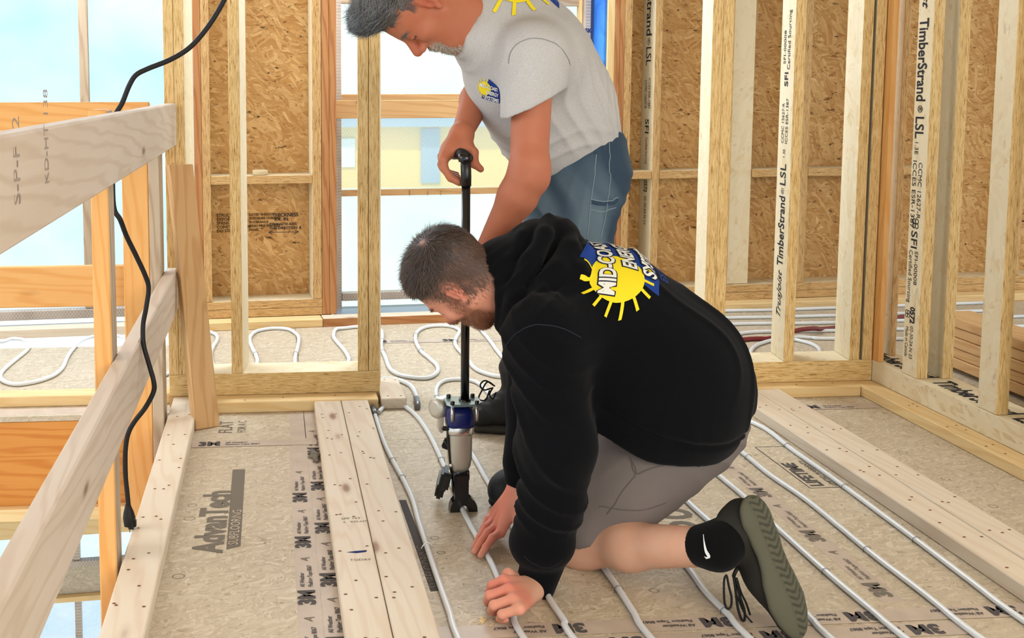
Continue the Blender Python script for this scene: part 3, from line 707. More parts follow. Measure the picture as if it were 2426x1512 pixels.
# stamp lettering on one sleeper
sl = [o for o in bpy.data.objects if o.name.startswith('floor_sleeper') and 'left board of the two' in o.get('label', '')][0]
lettering('SPF 163', 0.015, (0.1617,2.566,0.038), (1, 0.05, 0), (0, 1, 0), sl, 'ink_soft'); lettering('2   KD-HT', 0.014, (0.1645,2.5451,0.038), (1, 0.05, 0), (0, 1, 0), sl, 'ink_soft')
lettering('TODAY', 0.014, (0.1667,2.3321,0.038), (1, 0.0, 0), (0, 1, 0), sl, 'ink_soft')
poly_flat([(a[0], a[1]) for a in ((0.162,2.3745,0.038), (0.1828,2.3796,0.038), (0.2094,2.382,0.038), (0.2076,2.3731,0.038), (0.1848,2.3682,0.038))], 0.0004, 'pencil_mark', ('ink_blue',), sl, z=0.038)
# ------------------------------------------------------------------ heating tubes
t = NT('tube_plastic', 0.28, 0.5); t.set('Base Color', lin((236, 238, 240))); t.set('Subsurface Weight', 0.0); M['tube_plastic'] = t.m
M['tube_red'] = plain('tube_red', (124, 28, 30), 0.35, 0.5)
M['wire'] = plain('wire', (120, 120, 124), 0.35, 0.5, 0.8)
M['white_tie'] = plain('white_tie', (240, 240, 240), 0.4, 0.4)
def tube(pts, label, r=0.0068, mat='tube_plastic', staples=(), cat='tube', group=None, n=6):
    P = [Vector((p[0], p[1], r+0.0006+(p[3] if len(p) > 3 else 0))) for p in pts]
    S = spline(P, n)
    o = link('heating_tube', tube_mesh(S, r, 12), Matrix.Identity(4), (mat,)); tag(o, label, cat, group)
    for s in staples:
        i = min(range(1, len(S)-1), key=lambda k: (S[k]-Vector((s[0], s[1], r))).length)
        d = (S[i+1]-S[i-1]).normalized(); b = Vector((-d.y, d.x, 0)).normalized(); c = S[i]; h = r+0.0012; k = 0.012
        pp = [c+b*(-r-.003)+Vector((0, 0, -h+.001)), c+b*(-r-.002)+Vector((0, 0, h*.5)), c+b*(-r*.5)+Vector((0, 0, h)), c+b*(r*.5)+Vector((0, 0, h)), c+b*(r+.002)+Vector((0, 0, h*.5)), c+b*(r+.003)+Vector((0, 0, -h+.001))]
        link('staple', tube_mesh(pp, 0.0008, 5), Matrix.Identity(4), ('wire',), o)
    return o
Z = 0.007
T1 = tube([(0.3363,3.562,0.007), (0.3349,3.4009,0.007), (0.3375,3.1894,0.007), (0.349,3.0011,0.007), (0.3576,2.8965,0.007), (0.3639,2.754,0.007), (0.3611,2.6249,0.007), (0.3605,2.5067,0.007), (0.36,2.3647,0.007), (0.3604,2.2372,0.007), (0.3614,2.1311,0.007), (0.3604,2.0325,0.007), (0.38, 1.6, 0), (0.40, 1.2, 0), (0.41, 0.3, 0)],
     'white heating tube curving beside the side by side sleepers, a white tie on it', staples=[(0.3599,2.915,0), (0.3496,3.045,0)])
tie = Vector((0.3605,2.4631,0.007))
link('cable_tie', tube_mesh([tie+Vector((-.014, -.004, -.004)), tie+Vector((-.008, -.003, .005)), tie+Vector((0, 0, .0095)), tie+Vector((.008, .003, .005)), tie+Vector((.014, .004, -.004))], 0.0016, 6), Matrix.Identity(4), ('white_tie',), T1)
link('end_fitting', tube_mesh([Vector((0.3346,3.5747,0.012)), Vector((0.3359,3.5426,0.01)), Vector((0.3372,3.4957,0.007))], 0.0095, 12), Matrix.Identity(4), ('wire',), T1)
tube([(0.3502,3.5274,0.007), (0.3805,3.5973,0.007), (0.4204,3.6187,0.007), (0.4513,3.567,0.007), (0.4741,3.4568,0.007), (0.4863,3.2983,0.007), (0.4891,3.1367,0.007), (0.4883,3.0072,0.007), (0.4866,2.8635,0.007), (0.485,2.7006,0.007), (0.4866,2.5881,0.007), (0.4915,2.4717,0.007), (0.4962,2.3428,0.007), (0.4937,2.2225,0.007), (0.4913,2.1206,0.007), (0.4913,2.022,0.007), (0.545, 1.6, 0), (0.56, 0.3, 0)],
     'white heating tube running under the stapler foot and through the kneeling hands', staples=[(0.4905,3.0442,0)])
tube([(0.7653,3.7032,0.007), (0.7589,3.8181,0.007), (0.738,3.8824,0.007), (0.6871,3.9098,0.007), (0.6314,3.8912,0.007), (0.5942,3.8149,0.007), (0.574,3.7032,0.007), (0.5706,3.5669,0.007), (0.5758,3.4393,0.007), (0.5832,3.2572,0.007), (0.5887,3.0525,0.007), (0.5894,2.9104,0.007), (0.5919,2.7502,0.007), (0.5904,2.523,0.007), (0.5878,2.3397,0.007), (0.5847,2.1801,0.007), (0.5906,2.084,0.007), (0.5895,2.0141,0.007), (0.645, 1.6, 0), (0.65, 0.3, 0)],
     'white heating tube looping behind the stapler then passing right of it', staples=[(0.5787,3.6747,0)])
tube([(0.7438,3.4576,0.007), (0.7463,3.3452,0.007), (0.7464,3.1599,0.007), (0.7437,2.7955,0.007), (0.7448,2.478,0.007), (0.747,2.2362,0.007), (0.7452,2.1093,0.007), (0.7438,2.0017,0.007), (0.79, 1.6, 0), (0.80, 0.3, 0)],
     'white heating tube emerging from under the kneeling knee', staples=[(0.7508,2.2083,0)])
tube([(0.97, 3.30, 0), (0.96, 3.0, 0), (0.9431,2.6894,0.007), (0.9423,2.4995,0.007), (0.9386,2.3027,0.007), (0.9313,2.1813,0.007), (0.9377,2.0793,0.007), (0.9383,1.9944,0.007), (0.975, 1.6, 0), (0.98, 0.3, 0)],
     'white heating tube passing under the bare calf and shoelaces', staples=[(0.9424,2.1036,0)])
tube([(1.115, 3.42, 0), (1.11, 3.1, 0), (1.0935,2.913,0.007), (1.0882,2.6747,0.007), (1.0948,2.5076,0.007), (1.0989,2.2597,0.007), (1.1018,2.056,0.007), (1.1001,1.9714,0.007), (1.13, 1.6, 0), (1.13, 0.3, 0)],
     'white heating tube passing under the black trainer')
tube([(1.27, 3.44, 0), (1.265, 3.2, 0), (1.2518,3.0611,0.007), (1.2497,2.8434,0.007), (1.2518,2.7157,0.007), (1.2448,2.4929,0.007), (1.2411,2.2546,0.007), (1.2446,2.0837,0.007), (1.2482,1.9595,0.007), (1.28, 1.6, 0), (1.28, 0.3, 0)],
     'straight white heating tube just right of the trainer sole', staples=[(1.249,2.269,0), (1.2573,2.8882,0)])
tube([(1.425, 3.45, 0), (1.42, 3.3, 0), (1.3923,3.2075,0.007), (1.3975,3.0268,0.007), (1.3944,2.8581,0.007), (1.4061,2.6722,0.007), (1.4016,2.4802,0.007), (1.3969,2.3303,0.007), (1.3987,2.1223,0.007), (1.3969,1.9476,0.007), (1.43, 1.6, 0), (1.43, 0.3, 0)],
     'straight white heating tube, second from the paired sleepers', staples=[(1.4072,3.0018,0), (1.4058,2.3452,0)])
tube([(1.5288,3.3931,0.007), (1.5557,3.3184,0.007), (1.5691,3.2264,0.007), (1.559,3.0549,0.007), (1.5585,2.8528,0.007), (1.5557,2.7153,0.007), (1.5462,2.4009,0.007), (1.5368,2.1745,0.007), (1.5312,2.0049,0.007), (1.555, 1.6, 0), (1.56, 0.3, 0)],
     'straight white heating tube nearest the paired sleepers', staples=[(1.569,3.0744,0), (1.5657,2.7326,0), (1.5561,2.4162,0)])
tube([(-1.7, 4.3, 0), (-1.45, 4.72, 0), (-1.30, 4.76, 0), (-1.1761,4.6583,0.007), (-1.1381,4.7089,0.007), (-1.0834,4.6855,0.007), (-1.0408,4.6051,0.007), (-1.0272,4.5005,0.007), (-1.0353,4.368,0.007), (-1.0456,4.2178,0.007), (-1.0416,4.1183,0.007), (-1.0143,4.0331,0.007), (-0.9673,3.9804,0.007), (-0.9244,3.9768,0.007), (-0.8702,4.0211,0.007), (-0.8339,4.1011,0.007), (-0.8252,4.2186,0.007), (-0.8382,4.3859,0.007), (-0.8374,4.5432,0.007), (-0.8275,4.6485,0.007), (-0.7894,4.7242,0.007), (-0.7189,4.7425,0.007), (-0.6595,4.6974,0.007), (-0.6183,4.5774,0.007), (-0.5734,4.3228,0.007), (-0.5073,4.0923,0.007), (-0.4304,4.0437,0.007), (-0.3783,4.1752,0.007), (-0.3667,4.4455,0.007), (-0.3453,4.6871,0.007),
      (-0.2988,4.773,0.007), (-0.2609,4.7286,0.007), (-0.2465,4.6629,0.007), (-0.2467,4.5846,0.007), (-0.2568,4.4801,0.007), (-0.2567,4.3514,0.007), (-0.2324,4.1504,0.007), (-0.1826,4.0172,0.007), (-0.1233,4.0004,0.007), (-0.0801,4.0753,0.007), (-0.0667,4.2206,0.007), (-0.0724,4.3292,0.007), (-0.0912,4.4663,0.007), (-0.1041,4.5913,0.007), (-0.0997,4.6859,0.007), (-0.074,4.7709,0.007), (-0.0107,4.8164,0.007), (0.0579,4.8021,0.007), (0.0926,4.7278,0.007), (0.1082,4.6332,0.007), (0.1018,4.4835,0.007), (0.0874,4.3159,0.007), (0.0835,4.2147,0.007), (0.0874,4.0924,0.007), (0.1204,3.9981,0.007), (0.1918,3.9862,0.007), (0.2639,4.0591,0.007),
      (0.298,4.2168,0.007), (0.2994,4.2982,0.007), (0.2885,4.4149,0.007), (0.2675,4.5602,0.007), (0.262,4.6556,0.007), (0.2803,4.775,0.007), (0.3229,4.797,0.007), (0.3794,4.8181,0.007), (0.4439,4.804,0.007), (0.4801,4.7413,0.007), (0.4767,4.6345,0.007), (0.4513,4.4388,0.007), (0.4502,4.2582,0.007), (0.449,4.0901,0.007), (0.4719,3.993,0.007), (0.531,3.9404,0.007), (0.5796,3.9387,0.007), (0.6236,4.0109,0.007), (0.6384,4.1068,0.007), (0.6276,4.2095,0.007), (0.6078,4.35,0.007), (0.6116,4.5439,0.007), (0.6425,4.7026,0.007), (0.6981,4.7914,0.007), (0.7668,4.8117,0.007), (0.8151,4.7816,0.007), (0.8321,4.7118,0.007), (0.8179,4.6466,0.007), (0.7836,4.5296,0.007), (0.7672,4.4125,0.007), (0.7748,4.1973,0.007), (0.7806,4.0475,0.007), (0.8153,3.9646,0.007), (0.8602,3.9309,0.007), (0.9347,3.9729,0.007)],
     'white heating tube snaking in loops along the corridor by the windows', r=0.0078, staples=[(0.4649,4.5543,0), (0.4544,4.348,0), (0.6227,4.6199,0), (0.6139,4.3561,0), (0.7787,4.4898,0), (-0.0746,4.3569,0), (0.0914,4.3431,0)])
tube([(0.9101,4.7997,0.007), (0.9292,4.7206,0.007), (0.9287,4.4788,0.007), (0.9236,4.3237,0.007), (0.9277,4.1645,0.007), (0.9724,4.0632,0.007)], 'short visible bend of white heating tube beyond the stapler pole', r=0.0078)
T = tube([(0.4044,3.945,0.007), (0.4505,3.9294,0.007), (0.4795,3.8865,0.007), (0.4996,3.8283,0.007), (0.5029,3.7302,0.007), (0.4945,3.6226,0.007)], 'short bent white heating tube ending beside the pale offcut', r=0.0078)
link('end_fitting', tube_mesh([Vector((0.4973,3.6716,0.009)), Vector((0.4942,3.616,0.009)), Vector((0.4869,3.5624,0.009))], 0.0105, 12), Matrix.Identity(4), ('wire',), T)
# next room
tube([(1.2, 5.02, 0), (2.1888,5.0184,0.007), (2.4272,5.0182,0.007), (2.7675,5.0399,0.007), (3.6, 5.10, 0)], 'straight white tube nearest the back wall in the right room', r=0.0078)
tube([(1.2, 4.84, 0), (2.1211,4.8606,0.007), (2.3519,4.8599,0.007), (2.676,4.8705,0.007), (3.6, 4.92, 0)], 'straight white tube second from the back wall in the right room', r=0.0078)
tube([(1.2, 4.68, 0), (2.084,4.7277,0.007), (2.2892,4.7282,0.007), (2.5949,4.7204,0.007), (3.6, 4.78, 0)], 'straight white tube third from the back wall in the right room', r=0.0078)
tube([(1.9627,4.4002,0.007), (2.0292,4.5127,0.007), (2.093,4.5563,0.007), (2.2144,4.571,0.007), (2.5099,4.563,0.007), (3.6, 4.58, 0)], 'white tube bending behind the dark red tube in the right room', r=0.0078)
tube([(1.3, 4.2, 0), (1.9938,4.416,0.01), (2.1492,4.4342,0.01), (*(2.2875,4.4945,0.01), 0.016), (*(2.3913,4.5349,0.01), 0.016), (2.5336,4.6071,0.01), (3.2, 4.9, 0)], 'dark red tube crossing the right room floor', r=0.010, mat='tube_red')
tube([(1.9221,4.1155,0.007), (1.9561,4.2093,0.007), (2.0283,4.3192,0.007), (2.1301,4.4017,0.007), (2.2007,4.4269,0.007), (2.2531,4.3991,0.007), (2.2804,4.3206,0.007), (2.2573,4.2198,0.007), (2.1791,4.0941,0.007)], 'white tube loop on the floor behind the middle partition plate', r=0.0078)
tube([(2.1787,4.3566,0.026), (2.2668,4.4529,0.007), (2.3489,4.4381,0.007), (2.4303,4.4155,0.007), (3.3, 4.33, 0)], 'straight white tube in front of the red tube in the right room', r=0.0078)

# ------------------------------------------------------------------ power cord with plug
cp = [(-0.0795,2.55,1.3615), (-0.1095,2.55,1.3012), (-0.1375,2.55,1.2545), (-0.1693,2.55,1.2135), (-0.199,2.55,1.1861), (-0.2383,2.55,1.1636), (-0.2873,2.55,1.1441), (-0.3147,2.55,1.1294), (-0.3307,2.55,1.105), (-0.3471,2.55,1.0659), (-0.368, 2.54, 1.02), (-0.3655, 2.50, 0.93), (-0.3655, 2.50, 0.83), (-0.3508,2.5,0.7967), (-0.3413,2.53,0.7541), (-0.3233,2.55,0.7058), (-0.304,2.57,0.6514), (-0.2987,2.58,0.6188), (-0.3056,2.58,0.5726), (-0.3135,2.58,0.5315), (-0.3122,2.57,0.4874), (-0.2999,2.56,0.4432), (-0.2876,2.55,0.4012), (-0.2881,2.55,0.3754), (-0.3078,2.55,0.3376), (-0.3355,2.55,0.302), (-0.3511,2.55,0.2713), (-0.3579,2.55,0.2299), (-0.3591,2.55,0.1777), (-0.356,2.55,0.1304), (-0.3529,2.55,0.0882)]
cord = link('power_cord', tube_mesh(spline(cp, 6), 0.0060, 10), Matrix.Identity(4), ('black_rubber',)); tag(cord, 'black power cord hanging over the guard railing down to its plug', 'cord')
a, b = Vector((-0.3547,2.55,0.0988)), Vector((-0.3524,2.55,0.0661))
link('plug', tube_mesh([a, a.lerp(b, .3), a.lerp(b, .6), b, b+(b-a)*0.6], 0.01, 12, rads=[.0065, .009, .0125, .0150, .0140]), Matrix.Identity(4), ('black_rubber',), cord)
c = Vector((-0.3476,2.55,0.0511))
bm = bmesh.new(); bmesh.ops.create_cube(bm, size=1.0, matrix=Matrix.Translation(c) @ Matrix.Diagonal((.024, .026, .026, 1)))
bmesh.ops.bevel(bm, geom=bm.edges[:], offset=0.006, segments=2, affect='EDGES'); link('plug_head', bm_mesh(bm), Matrix.Identity(4), ('black_rubber',), cord)
for dx in (-.004, .005):
    p = c+Vector((dx, 0, -.013)); link('prong', tube_mesh([p, p+Vector((0, 0, -.010))], 0.0012, 6), Matrix.Identity(4), (M['wire'],), cord)

# ------------------------------------------------------------------ long-handled pneumatic stapler
M['steel_sat'] = plain('steel_sat', (206, 202, 190), 0.45, 0.5, 0.7)
M['steel_bright'] = plain('steel_bright', (225, 225, 222), 0.2, 0.5, 0.9)
M['blue_paint'] = plain('blue_paint', (18, 32, 104), 0.3, 0.5)
M['black_gloss'] = plain('black_gloss', (14, 14, 16), 0.18, 0.6)
def lathe(name, prof, ctr, mats, parent, seg=28, sq=0.0, rotx=0.0, M3=None, label=None):
    """prof: (radius, z); sq>0 squares the section off"""
    bm = bmesh.new(); rings = []
    for r, z in prof:
        ring = []
        for k in range(seg):
            a = 2*math.pi*k/seg; c, s = math.cos(a), math.sin(a)
            q = 1.0/((abs(c)**(2+sq*4)+abs(s)**(2+sq*4))**(1/(2+sq*4)))
            ring.append(bm.verts.new((c*q*r, s*q*r, z)))
        rings.append(ring)
    for a, b in zip(rings, rings[1:]):
        for k in range(seg): bm.faces.new((a[k], a[(k+1) % seg], b[(k+1) % seg], b[k])).smooth = True
    bm.faces.new(rings[0][::-1]); bm.faces.new(rings[-1]); bmesh.ops.recalc_face_normals(bm, faces=bm.faces[:])
    m = Matrix.Translation(ctr) @ (M3.to_4x4() if M3 is not None else Matrix.Identity(4))
    return link(name, bm_mesh(bm), m, mats, parent, label)
def boxo(name, c, s, mats, parent, bev=0.002, rot=None):
    bm = bmesh.new(); bmesh.ops.create_cube(bm, size=1.0, matrix=Matrix.Diagonal((*s, 1)))
    bmesh.ops.bevel(bm, geom=bm.edges[:], offset=bev, segments=2, affect='EDGES')
    m = Matrix.Translation(c) @ (rot.to_matrix().to_4x4() if rot else Matrix.Identity(4))
    return link(name, bm_mesh(bm), m, mats, parent)
TY = 2.69; tool = empty('floor_stapler', (0.488, TY, 0)); tag(tool, 'long handled black, silver and blue stapler standing over a white tube', 'stapler')
# foot: a black saddle that straddles the tube
bm = bmesh.new(); out = []; inn = []
for k in range(17):
    a = math.pi*k/16; out.append((-math.cos(a)*0.036, math.sin(a)**0.8*0.040 if 0 < k < 16 else 0.0)); inn.append((-math.cos(a)*0.012, math.sin(a)*0.017))
for y in (-0.016, 0.016):
    ring_o = [bm.verts.new((x, y, z+0.001)) for x, z in out]; ring_i = [bm.verts.new((x, y, z+0.001)) for x, z in inn]
    for k in range(16): bm.faces.new((ring_o[k], ring_o[k+1], ring_i[k+1], ring_i[k]))
    if y < 0: A, B = ring_o, ring_i
    else:
        for k in range(16):
            bm.faces.new((A[k], A[k+1], ring_o[k+1], ring_o[k])); bm.faces.new((B[k], B[k+1], ring_i[k+1], ring_i[k]))
        bm.faces.new((A[0], ring_o[0], ring_i[0], B[0])); bm.faces.new((A[16], ring_o[16], ring_i[16], B[16]))
bmesh.ops.recalc_face_normals(bm, faces=bm.faces[:])
link('foot', bm_mesh(bm), Matrix.Translation((0.4885, TY, 0)), ('black_gloss',), tool)
def px_z(y): return 1.104-(y-203)*TY/2550.0
lathe('neck', [(0.018, 0.035), (0.022, 0.05), (0.021, 0.075), (0.024, 0.085), (0.023, 0.105), (0.019, 0.112)], (0.482, TY+0.012, 0), ('black_gloss',), tool, sq=0.6)
boxo('nose_block', (0.482, TY-0.012, 0.066), (0.036, 0.02, 0.07), ('black_plastic',), tool, 0.003)
lathe('motor_body', [(0.012, 0.100), (0.022, 0.104), (0.0285, 0.118), (0.032, 0.140), (0.0325, 0.195), (0.0335, 0.212), (0.0335, 0.222)], (0.480, TY+0.012, 0), ('steel_sat',), tool, sq=0.15)
lathe('collar', [(0.0345, 0.206), (0.0352, 0.210), (0.0352, 0.226), (0.034, 0.228)], (0.480, TY+0.012, 0), ('steel_bright',), tool, sq=0.35)
lathe('blue_cap', [(0.0358, 0.226), (0.0364, 0.234), (0.0358, 0.258), (0.031, 0.272), (0.02, 0.277)], (0.480, TY+0.012, 0), ('blue_paint',), tool, sq=0.45)
# top plate with clipped corners
bm = bmesh.new(); pl_ = [(-.034, -.036), (.034, -.036), (.046, -.018), (.046, .026), (.030, .040), (-.030, .040), (-.045, .024), (-.045, -.018)]
vs = [bm.verts.new((x, y, 0)) for x, y in pl_]; f = bm.faces.new(vs); r = bmesh.ops.extrude_face_region(bm, geom=[f])
for v in [g for g in r['geom'] if isinstance(g, bmesh.types.BMVert)]: v.co.z += 0.006
bmesh.ops.recalc_face_normals(bm, faces=bm.faces[:]); t = NT('plate_steel', 0.12, 0.6); t.set('Base Color', lin((176, 196, 196))); t.set('Metallic', 0.5)
link('top_plate', bm_mesh(bm), Matrix.Translation((0.487, TY+0.010, 0.284)), (t.m,), tool)
for (x, y) in ((0.4545, -0.026), (0.518, -0.026), (0.4545, 0.036), (0.518, 0.036)):
    lathe('standoff', [(0.0043, 0.246), (0.0043, 0.284)], (x, TY+y, 0), ('steel_bright',), tool, 12)
    lathe('bolt', [(0.0055, 0.290), (0.0058, 0.292), (0.0058, 0.298), (0.004, 0.300)], (x, TY+y, 0), ('black_gloss',), tool, 6)
# pole, leaning very slightly
p0 = Vector((0.493, TY+0.010, 0.284)); p1 = Vector((0.4895, TY, 0.868)); p2 = Vector((0.4875, TY-0.003, 0.925))
link('pole', tube_mesh([p0, p0.lerp(p1, .5), p1], 0.0112, 20), Matrix.Identity(4), ('black_gloss',), tool)
link('socket', tube_mesh([p0, p0+Vector((0, 0, .012))], 0.016, 20), Matrix.Identity(4), ('black_gloss',), tool)
link('sleeve', tube_mesh([p1+Vector((0, 0, -.018)), p1+Vector((0, 0, .008)), p2+Vector((0, 0, 0))], 0.0135, 20), Matrix.Identity(4), ('black_plastic',), tool)
link('handle_grip', tube_mesh([p2+Vector((.004, -.004, -.005)), p2+Vector((-.004, .03, 0.004)), p2+Vector((-.009, .07, .004)), p2+Vector((-.012, .105, .001))], 0.0155, 18), Matrix.Identity(4), ('black_rubber',), tool)
lathe('handle_cap', [(0.0, -.018), (0.016, -.016), (0.0175, -.01), (0.0175, .004), (0.0, .007)], p2+Vector((-0.002, -0.002, 0.003)), ('black_gloss',), tool)
# air inlet cylinder at the back left, side linkage and magazine block
lathe('air_cylinder', [(0.016, -.034), (0.026, -.03), (0.028, -.02), (0.028, .022), (0.02, .028)], (0.444, TY+0.055, 0.262), ('steel_sat',), tool, M3=Euler((0, math.radians(90), math.radians(35))).to_matrix())
boxo('bracket', (0.436, TY+0.05, 0.222), (0.012, 0.04, 0.05), ('steel_sat',), tool, 0.003)
link('trigger_rod', tube_mesh([Vector((0.446, TY-.004, 0.245)), Vector((0.446, TY-.006, 0.20)), Vector((0.451, TY-.008, 0.15)), Vector((0.456, TY-.008, 0.105))], 0.0035, 8), Matrix.Identity(4), ('black_gloss',), tool)
boxo('rod_head', (0.443, TY-0.006, 0.222), (0.026, 0.014, 0.010), ('black_gloss',), tool, 0.003)
link('link_bar', tube_mesh([Vector((0.438, TY, 0.190)), Vector((0.452, TY, 0.165)), Vector((0.463, TY, 0.13)), Vector((0.468, TY, 0.095))], 0.0032, 8), Matrix.Identity(4), ('black_plastic',), tool)
boxo('link_plate', (0.447, TY+0.004, 0.178), (0.024, 0.010, 0.030), ('black_plastic',), tool, 0.003, Euler((0, 0.4, 0)))
boxo('magazine', (0.446, TY+0.030, 0.076), (0.027, 0.07, 0.050), ('black_plastic',), tool, 0.006, Euler((0.0, 0.25, -0.2)))
boxo('magazine_tail', (0.440, TY+0.060, 0.05), (0.022, 0.10, 0.045), ('black_plastic',), tool, 0.006, Euler((0.1, 0.25, -0.2)))
for z, y in ((0.125, -.008), (0.105, .0)):
    lathe('screw', [(0.0, -.006), (0.005, -.006), (0.005, .006), (0.0, .006)], (0.455, TY+y, z), ('steel_bright',), tool, 10, M3=Euler((math.radians(90), 0, 0)).to_matrix())
# ------------------------------------------------------------------ solid modeller: smooth unions of tapered capsules and ellipsoids, meshed with surface nets
F = np.float32
def A3(p): return np.array(p, dtype=F)
def _bound(pts, rads):
    pts = np.array(pts); c = pts.mean(0); return c.astype(F), float((np.linalg.norm(pts-c, axis=1)+np.array(rads)).max())
def cone(a, b, ra, rb=None, k=0.02, op='u', n=None, q=1.0, cuts=()):
    """tapered capsule a-b; n,q: section squashed to q along direction n"""
    rb = ra if rb is None else rb; a = A3(a); b = A3(b); c, R = _bound([a, b], [ra, rb])
    if n is not None: n = A3(n); n = n/np.linalg.norm(n)
    def f(P):
        p = P-a; ab = b-a
        if n is not None:
            sq = 1.0/q-1.0; p = p+n*((p@n)*sq)[..., None]; ab = ab+n*float(ab@n)*sq
        L2 = float(ab@ab)+1e-9; t = np.clip((p@ab)/L2, 0, 1)
        d = np.sqrt(((p-t[..., None]*ab)**2).sum(-1))-(ra+(rb-ra)*t)
        if n is not None: d = d*(0.5+0.5*q)
        for cp, cn in cuts:
            cn = A3(cn)/np.linalg.norm(cn); d = np.maximum(d, (P-A3(cp))@cn)
        return d
    return (f, c, R, k, op)
def ell(c, r, rot=None, k=0.02, op='u', cuts=()):
    c = A3(c); r = A3(r); Rm = np.eye(3, dtype=F) if rot is None else np.array(rot, dtype=F)
    def f(P):
        p = (P-c)@Rm.T; k0 = np.sqrt(((p/r)**2).sum(-1)); k1 = np.sqrt(((p/(r*r))**2).sum(-1))+1e-9
        d = k0*(k0-1.0)/k1
        for cp, cn in cuts:
            cn = A3(cn)/np.linalg.norm(cn); d = np.maximum(d, (P-A3(cp))@cn)
        return d
    return (f, c, float(r.max()), k, op)
def chain(pts, rads, k=0.015, n=None, q=1.0, op='u', cuts=()):
    return [cone(pts[i], pts[i+1], rads[i], rads[i+1], k if i == 0 else min(k, 0.008), op, n, q, cuts) for i in range(len(pts)-1)]
def smin(a, b, k):
    h = np.maximum(k-np.abs(a-b), 0)/k; return np.minimum(a, b)-h*h*k*0.25
def evalf(prims, P):
    D = None
    for f, c, R, k, op in prims:
        d = f(P)
        if D is None: D = d
        elif op == 'u': D = smin(D, d, k)
        else: D = -smin(-D, d, k)
    return D
def sdf_mesh(prims, h=0.005, name='mesh'):
    B = 8; W_ = B*h
    lo = np.min([p[1]-p[2] for p in prims if p[4] == 'u'], 0)-2*h; hi = np.max([p[1]+p[2] for p in prims if p[4] == 'u'], 0)+2*h
    g0 = np.floor(lo/W_).astype(int); g1 = np.ceil(hi/W_).astype(int)
    G = np.stack(np.meshgrid(*[np.arange(g0[i], g1[i]) for i in range(3)], indexing='ij'), -1).reshape(-1, 3)
    ctr = ((G+0.5)*W_).astype(F); rad = W_*0.87
    D = None
    keep = []
    for i0 in range(0, len(ctr), 40000):
        d = evalf(prims, ctr[i0:i0+40000]); keep.append(np.abs(d) < rad*1.9+0.010)
    kp = np.concatenate(keep); G = G[kp]; ctr = ctr[kp]
    loc = np.stack(np.meshgrid(*[np.arange(B+1)]*3, indexing='ij'), -1).reshape(-1, 3)
    N = len(G); V = np.empty((N, 729), F)
    for i0 in range(0, N, 1500):
        g = G[i0:i0+1500]; P = ((g[:, None, :]*B+loc[None])*h).astype(F); cc = ctr[i0:i0+1500]
        D = np.full(P.shape[:2], 1.0, F); first = True
        for f, c, R, k, op in prims:
            rel = np.sqrt(((cc-c)**2).sum(1)) < R+rad*3.0+k+0.03
            if not rel.any(): continue
            d = f(P[rel]); cur = D[rel]
            D[rel] = smin(cur, d, k) if op == 'u' else -smin(-cur, d, k)
        V[i0:i0+1500] = D
    S = V.reshape(N, B+1, B+1, B+1)
    # cells
    C8 = [S[:, i:i+B, j:j+B, k:k+B] for i in (0, 1) for j in (0, 1) for k in (0, 1)]
    mn = np.minimum.reduce(C8); mx = np.maximum.reduce(C8); act = (mn < 0) & (mx >= 0)
    bi, ci, cj, ck = np.nonzero(act)
    gx = G[bi]*B+np.stack([ci, cj, ck], 1)
    OFF = 4096
    key = ((gx[:, 0]+OFF).astype(np.int64)*8192+(gx[:, 1]+OFF))*8192+(gx[:, 2]+OFF)
    cv = np.stack([c[bi, ci, cj, ck] for c in C8], 1)
    off = np.array([(i, j, k) for i in (0, 1) for j in (0, 1) for k in (0, 1)], F)
    acc = np.zeros((len(bi), 3), F); cnt = np.zeros(len(bi), F)
    for a in range(8):
        for b in range(a+1, 8):
            if np.abs(off[a]-off[b]).sum() != 1: continue
            m = (cv[:, a] < 0) != (cv[:, b] < 0); t = cv[:, a]/(cv[:, a]-cv[:, b]+1e-12)
            p = off[a]+(off[b]-off[a])*np.clip(t, 0, 1)[:, None]
            acc[m] += p[m]; cnt[m] += 1
    pos = (gx+acc/np.maximum(cnt, 1)[:, None])*h
    key, ui = np.unique(key, return_index=True); pos = pos[ui]
    quads = []
    for ax in range(3):
        s0 = S[:, :B, :B, :B]; sl = [slice(None)]+[slice(0, B)]*3; sl[ax+1] = slice(1, B+1); s1 = S[tuple(sl)]
        m = (s0 < 0) != (s1 < 0); b_, i_, j_, k_ = np.nonzero(m); neg = s0[b_, i_, j_, k_] < 0
        g = G[b_]*B+np.stack([i_, j_, k_], 1)
        o1, o2 = [(1, 2), (2, 0), (0, 1)][ax]; e1 = np.zeros(3, int); e1[o1] = 1; e2 = np.zeros(3, int); e2[o2] = 1
        idx = []; ok = np.ones(len(g), bool)
        for dd in (-e1-e2, -e2, 0*e1, -e1):
            gg = g+dd; kk = ((gg[:, 0]+OFF).astype(np.int64)*8192+(gg[:, 1]+OFF))*8192+(gg[:, 2]+OFF)
            w_ = np.searchsorted(key, kk); w_ = np.minimum(w_, len(key)-1); ok &= key[w_] == kk; idx.append(w_)
        q = np.stack(idx, 1); q = np.where(neg[:, None], q, q[:, ::-1]); quads.append(q[ok])
    q = np.concatenate(quads)
    return pos.astype(np.float64), q
def vnormals(v, q):
    n = np.cross(v[q[:, 2]]-v[q[:, 0]], v[q[:, 3]]-v[q[:, 1]]); N = np.zeros_like(v)
    for i in range(4): np.add.at(N, q[:, i], n)
    return N/(np.linalg.norm(N, axis=1)[:, None]+1e-12)
